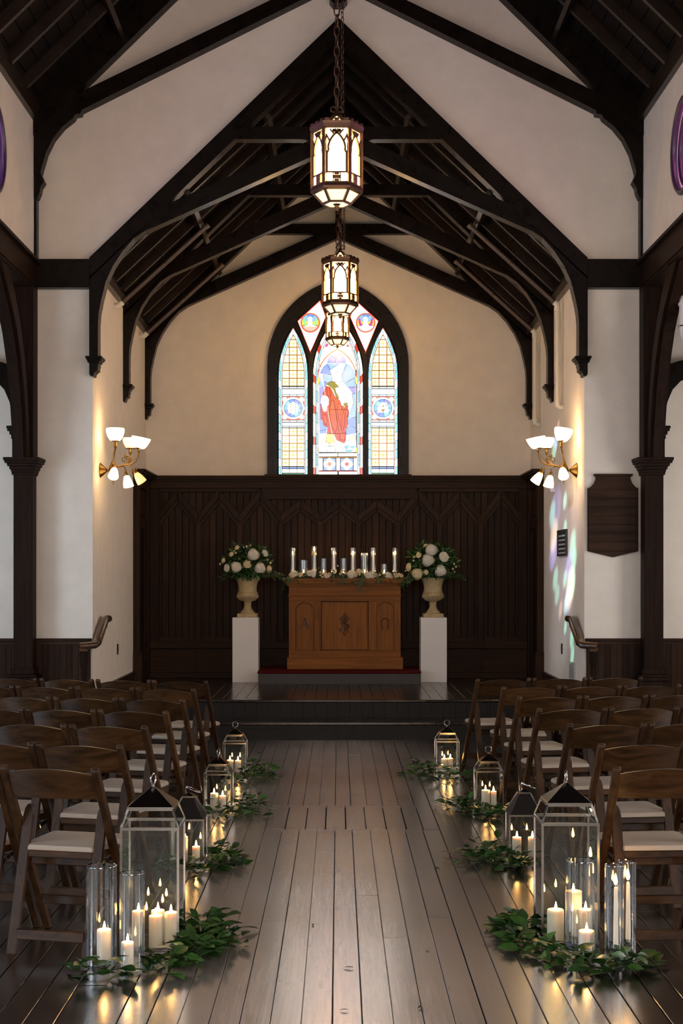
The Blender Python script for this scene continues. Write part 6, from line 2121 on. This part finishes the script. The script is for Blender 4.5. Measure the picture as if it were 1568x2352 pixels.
# sprinkler pipes under the chancel roof
def sprinkler(s, yy, label, drop):
    o = thing('sprinkler_pipe', label, 'pipe', (0, yy, 0), 0, 'sprinkler pipes of the chancel roof')
    e = Vector((s * 2.26, 0, 4.46))
    t = 0.36
    r = Vector((s * 2.26 * (1 - t) - s * 0.06, 0, 4.46 + (RIDGE_Z - EAVE_Z) * t - 0.01))
    PB = plain('brown_pipe', (0.07, 0.042, 0.026), 0.35)
    MB().tube([e, r], 0.024, 12).build('branch_pipe', PB, o, smooth=True)
    d = (r - e).normalized()
    MB().tube([r - d * 0.01, r + d * 0.035], 0.031, 12).build('end_cap', PB, o, smooth=True)
    h = r - d * 0.05
    MB().lathe([(0.006, 0.0), (0.006, 0.04), (0.012, 0.042), (0.004, 0.048), (0.016, 0.055)], 8, h + Vector((0, 0, 0.02))).build('sprinkler_head', BRASS, o)
    mid = e + (r - e) * 0.52
    MB().tube([mid + Vector((0, 0, 0.024)), mid + Vector((s * 0.10, 0, 0.16))], 0.004, 6).build('hanger_rod', BLACK, o)
    MB().tube([mid + Vector((0, 0, 0.0)) + Vector((0.028 * math.cos(g), 0.028 * math.sin(g), 0)) for g in [k * math.pi / 6 for k in range(12)]], 0.004, 6, closed=True).build('hanger_clamp', BLACK, o)
    if not drop:
        MB().tube([e + d * 0.01, e - d * 0.04, e - d * 0.05 + Vector((s * 0.03, 0, 0)), Vector((s * 2.345, 0, e.z - 0.035))], [0.030, 0.032, 0.030, 0.026], 12).build('elbow', PIPEW, o, smooth=True)
        MB().lathe([(0.05, 0), (0.05, 0.006), (0.03, 0.012)], 16, (s * 2.35, 0, e.z - 0.035), axis=(-s, 0, 0)).build('wall_flange', PIPEW, o, smooth=True)
    else:
        MB().tube([e + d * 0.01, e - d * 0.03, Vector((s * 2.285, 0, e.z - 0.07)), Vector((s * 2.285, 0, e.z - 0.09))], 0.032, 12).build('elbow', PIPEW, o, smooth=True)
        MB().tube([Vector((s * 2.285, 0, e.z - 0.07)), Vector((s * 2.285, 0, 3.40))], 0.020, 12).build('drop_pipe', PIPEW, o, smooth=True)
        MB().tube([Vector((s * 2.285, 0, 3.43)), Vector((s * 2.285, 0, 3.385)), Vector((s * 2.31, 0, 3.37)), Vector((s * 2.345, 0, 3.37))], 0.028, 12).build('elbow', PIPEW, o, smooth=True)
        MB().tube([Vector((s * 2.32, 0.06, e.z - 0.1)), Vector((s * 2.32, 0.06, 3.40))], 0.012, 8).build('conduit', PIPEW, o, smooth=True)


sprinkler(-1, 14.85, 'brown sprinkler pipe with white elbow, left chancel roof, nearer bay', False)
sprinkler(-1, 16.75, 'brown sprinkler pipe with white elbow, left chancel roof, farther bay', False)
sprinkler(1, 14.85, 'brown sprinkler pipe with white drop pipe, right chancel roof, nearer bay', True)
sprinkler(1, 16.55, 'brown sprinkler pipe with white drop pipe, right chancel roof, farther bay', True)

# pipe ends under the nave roof
for s, side in ((-1, 'left'), (1, 'right')):
    o = thing('nave_pipe', 'short pipe stub with pale end under the %s nave roof' % side, 'pipe', (0, 0, 0))
    p = px(777 + s * 581, 28, 12.9)
    MB().tube([p + Vector((-s * 0.01, -0.3, 0.40)), p + Vector((0, -0.03, 0.03)), p], 0.017, 10).build('pipe', plain('copper_pipe', (0.16, 0.08, 0.04), 0.35, metal=0.6), o, smooth=True)
    MB().tube([p + Vector((0, 0.0, 0.012)), p + Vector((0, 0, -0.012))], 0.020, 10).build('end_fitting', PIPEW, o, smooth=True)

# hand rails at the chancel steps
for s, side in ((-1, 'left'), (1, 'right')):
    o = thing('hand_rail', 'polished dark hand rail with turned newel at the %s of the chancel steps' % side, 'handrail', (0, 0, 0))
    Yn = 13.40
    Xn = s * 2.40
    RL = wood('rail_wood_' + side, (0.03, 0.014, 0.007), (0.085, 0.04, 0.018), 0.22, (8, 8, 8), coat=0.4, rnd=0.05)
    zt = 0.945
    MB().lathe([(0.045, 0.0), (0.045, 0.10), (0.034, 0.12), (0.022, 0.16), (0.026, 0.30), (0.022, 0.62), (0.020, 0.66), (0.030, 0.70), (0.022, 0.725), (0.030, 0.76), (0.036, 0.80), (0.036, zt - 0.05)], 18, (Xn, Yn, 0)).build('newel', POST, o, smooth=True)
    # level cap on the newel, then the rail climbs beside the wall
    m = MB()
    path = [(Xn - s * -0.04, Yn, zt), (s * 2.30, Yn + 0.06, zt + 0.012), (s * 2.285, Yn + 0.10, zt + 0.03), (s * 2.285, Yn + 0.53, zt + 0.228), (s * 2.285, Yn + 0.58, zt + 0.238), (s * 2.285, Yn + 0.74, zt + 0.238)]
    m.tube(path, [0.034, 0.036, 0.037, 0.037, 0.037, 0.037], 12)
    m.build('rail', RL, o, smooth=True)
    MB().lathe([(0.030, zt - 0.055), (0.044, zt - 0.045), (0.046, zt - 0.03), (0.036, zt - 0.02)], 18, (Xn, Yn, 0)).build('newel_cap', RL, o, smooth=True)
    MB().tube([(s * 2.285, Yn + 0.66, zt + 0.21), (s * 2.29, Yn + 0.66, zt + 0.16), (s * 2.345, Yn + 0.66, zt + 0.15)], 0.009, 8).build('bracket', BLACK, o, smooth=True)

# pale fitting at the very edge of the right aisle
p = px(1573, 735, 12.6)
o = thing('aisle_fitting', 'white ribbed fitting at the right picture edge under the aisle roof', 'fitting', p)
MB().lathe([(0.0, 0.26), (0.04, 0.25), (0.055, 0.20), (0.055, 0.15), (0.062, 0.15), (0.062, 0.13), (0.052, 0.13), (0.052, 0.03), (0.050, -0.06), (0.046, -0.12), (0.02, -0.2), (0, -0.21)], 20).build('body', WHITE, o, smooth=True)
MB().tube([(0.056 * math.cos(g * math.pi / 12), 0.056 * math.sin(g * math.pi / 12), -0.055) for g in range(24)], 0.006, 6, closed=True).build('band', STEEL, o, smooth=True)
MB().tube([(0, 0, 0.25), (0.02, 0, 0.3), (0.03, 0, 0.33)], 0.012, 8).build('stem', WHITE, o, smooth=True)
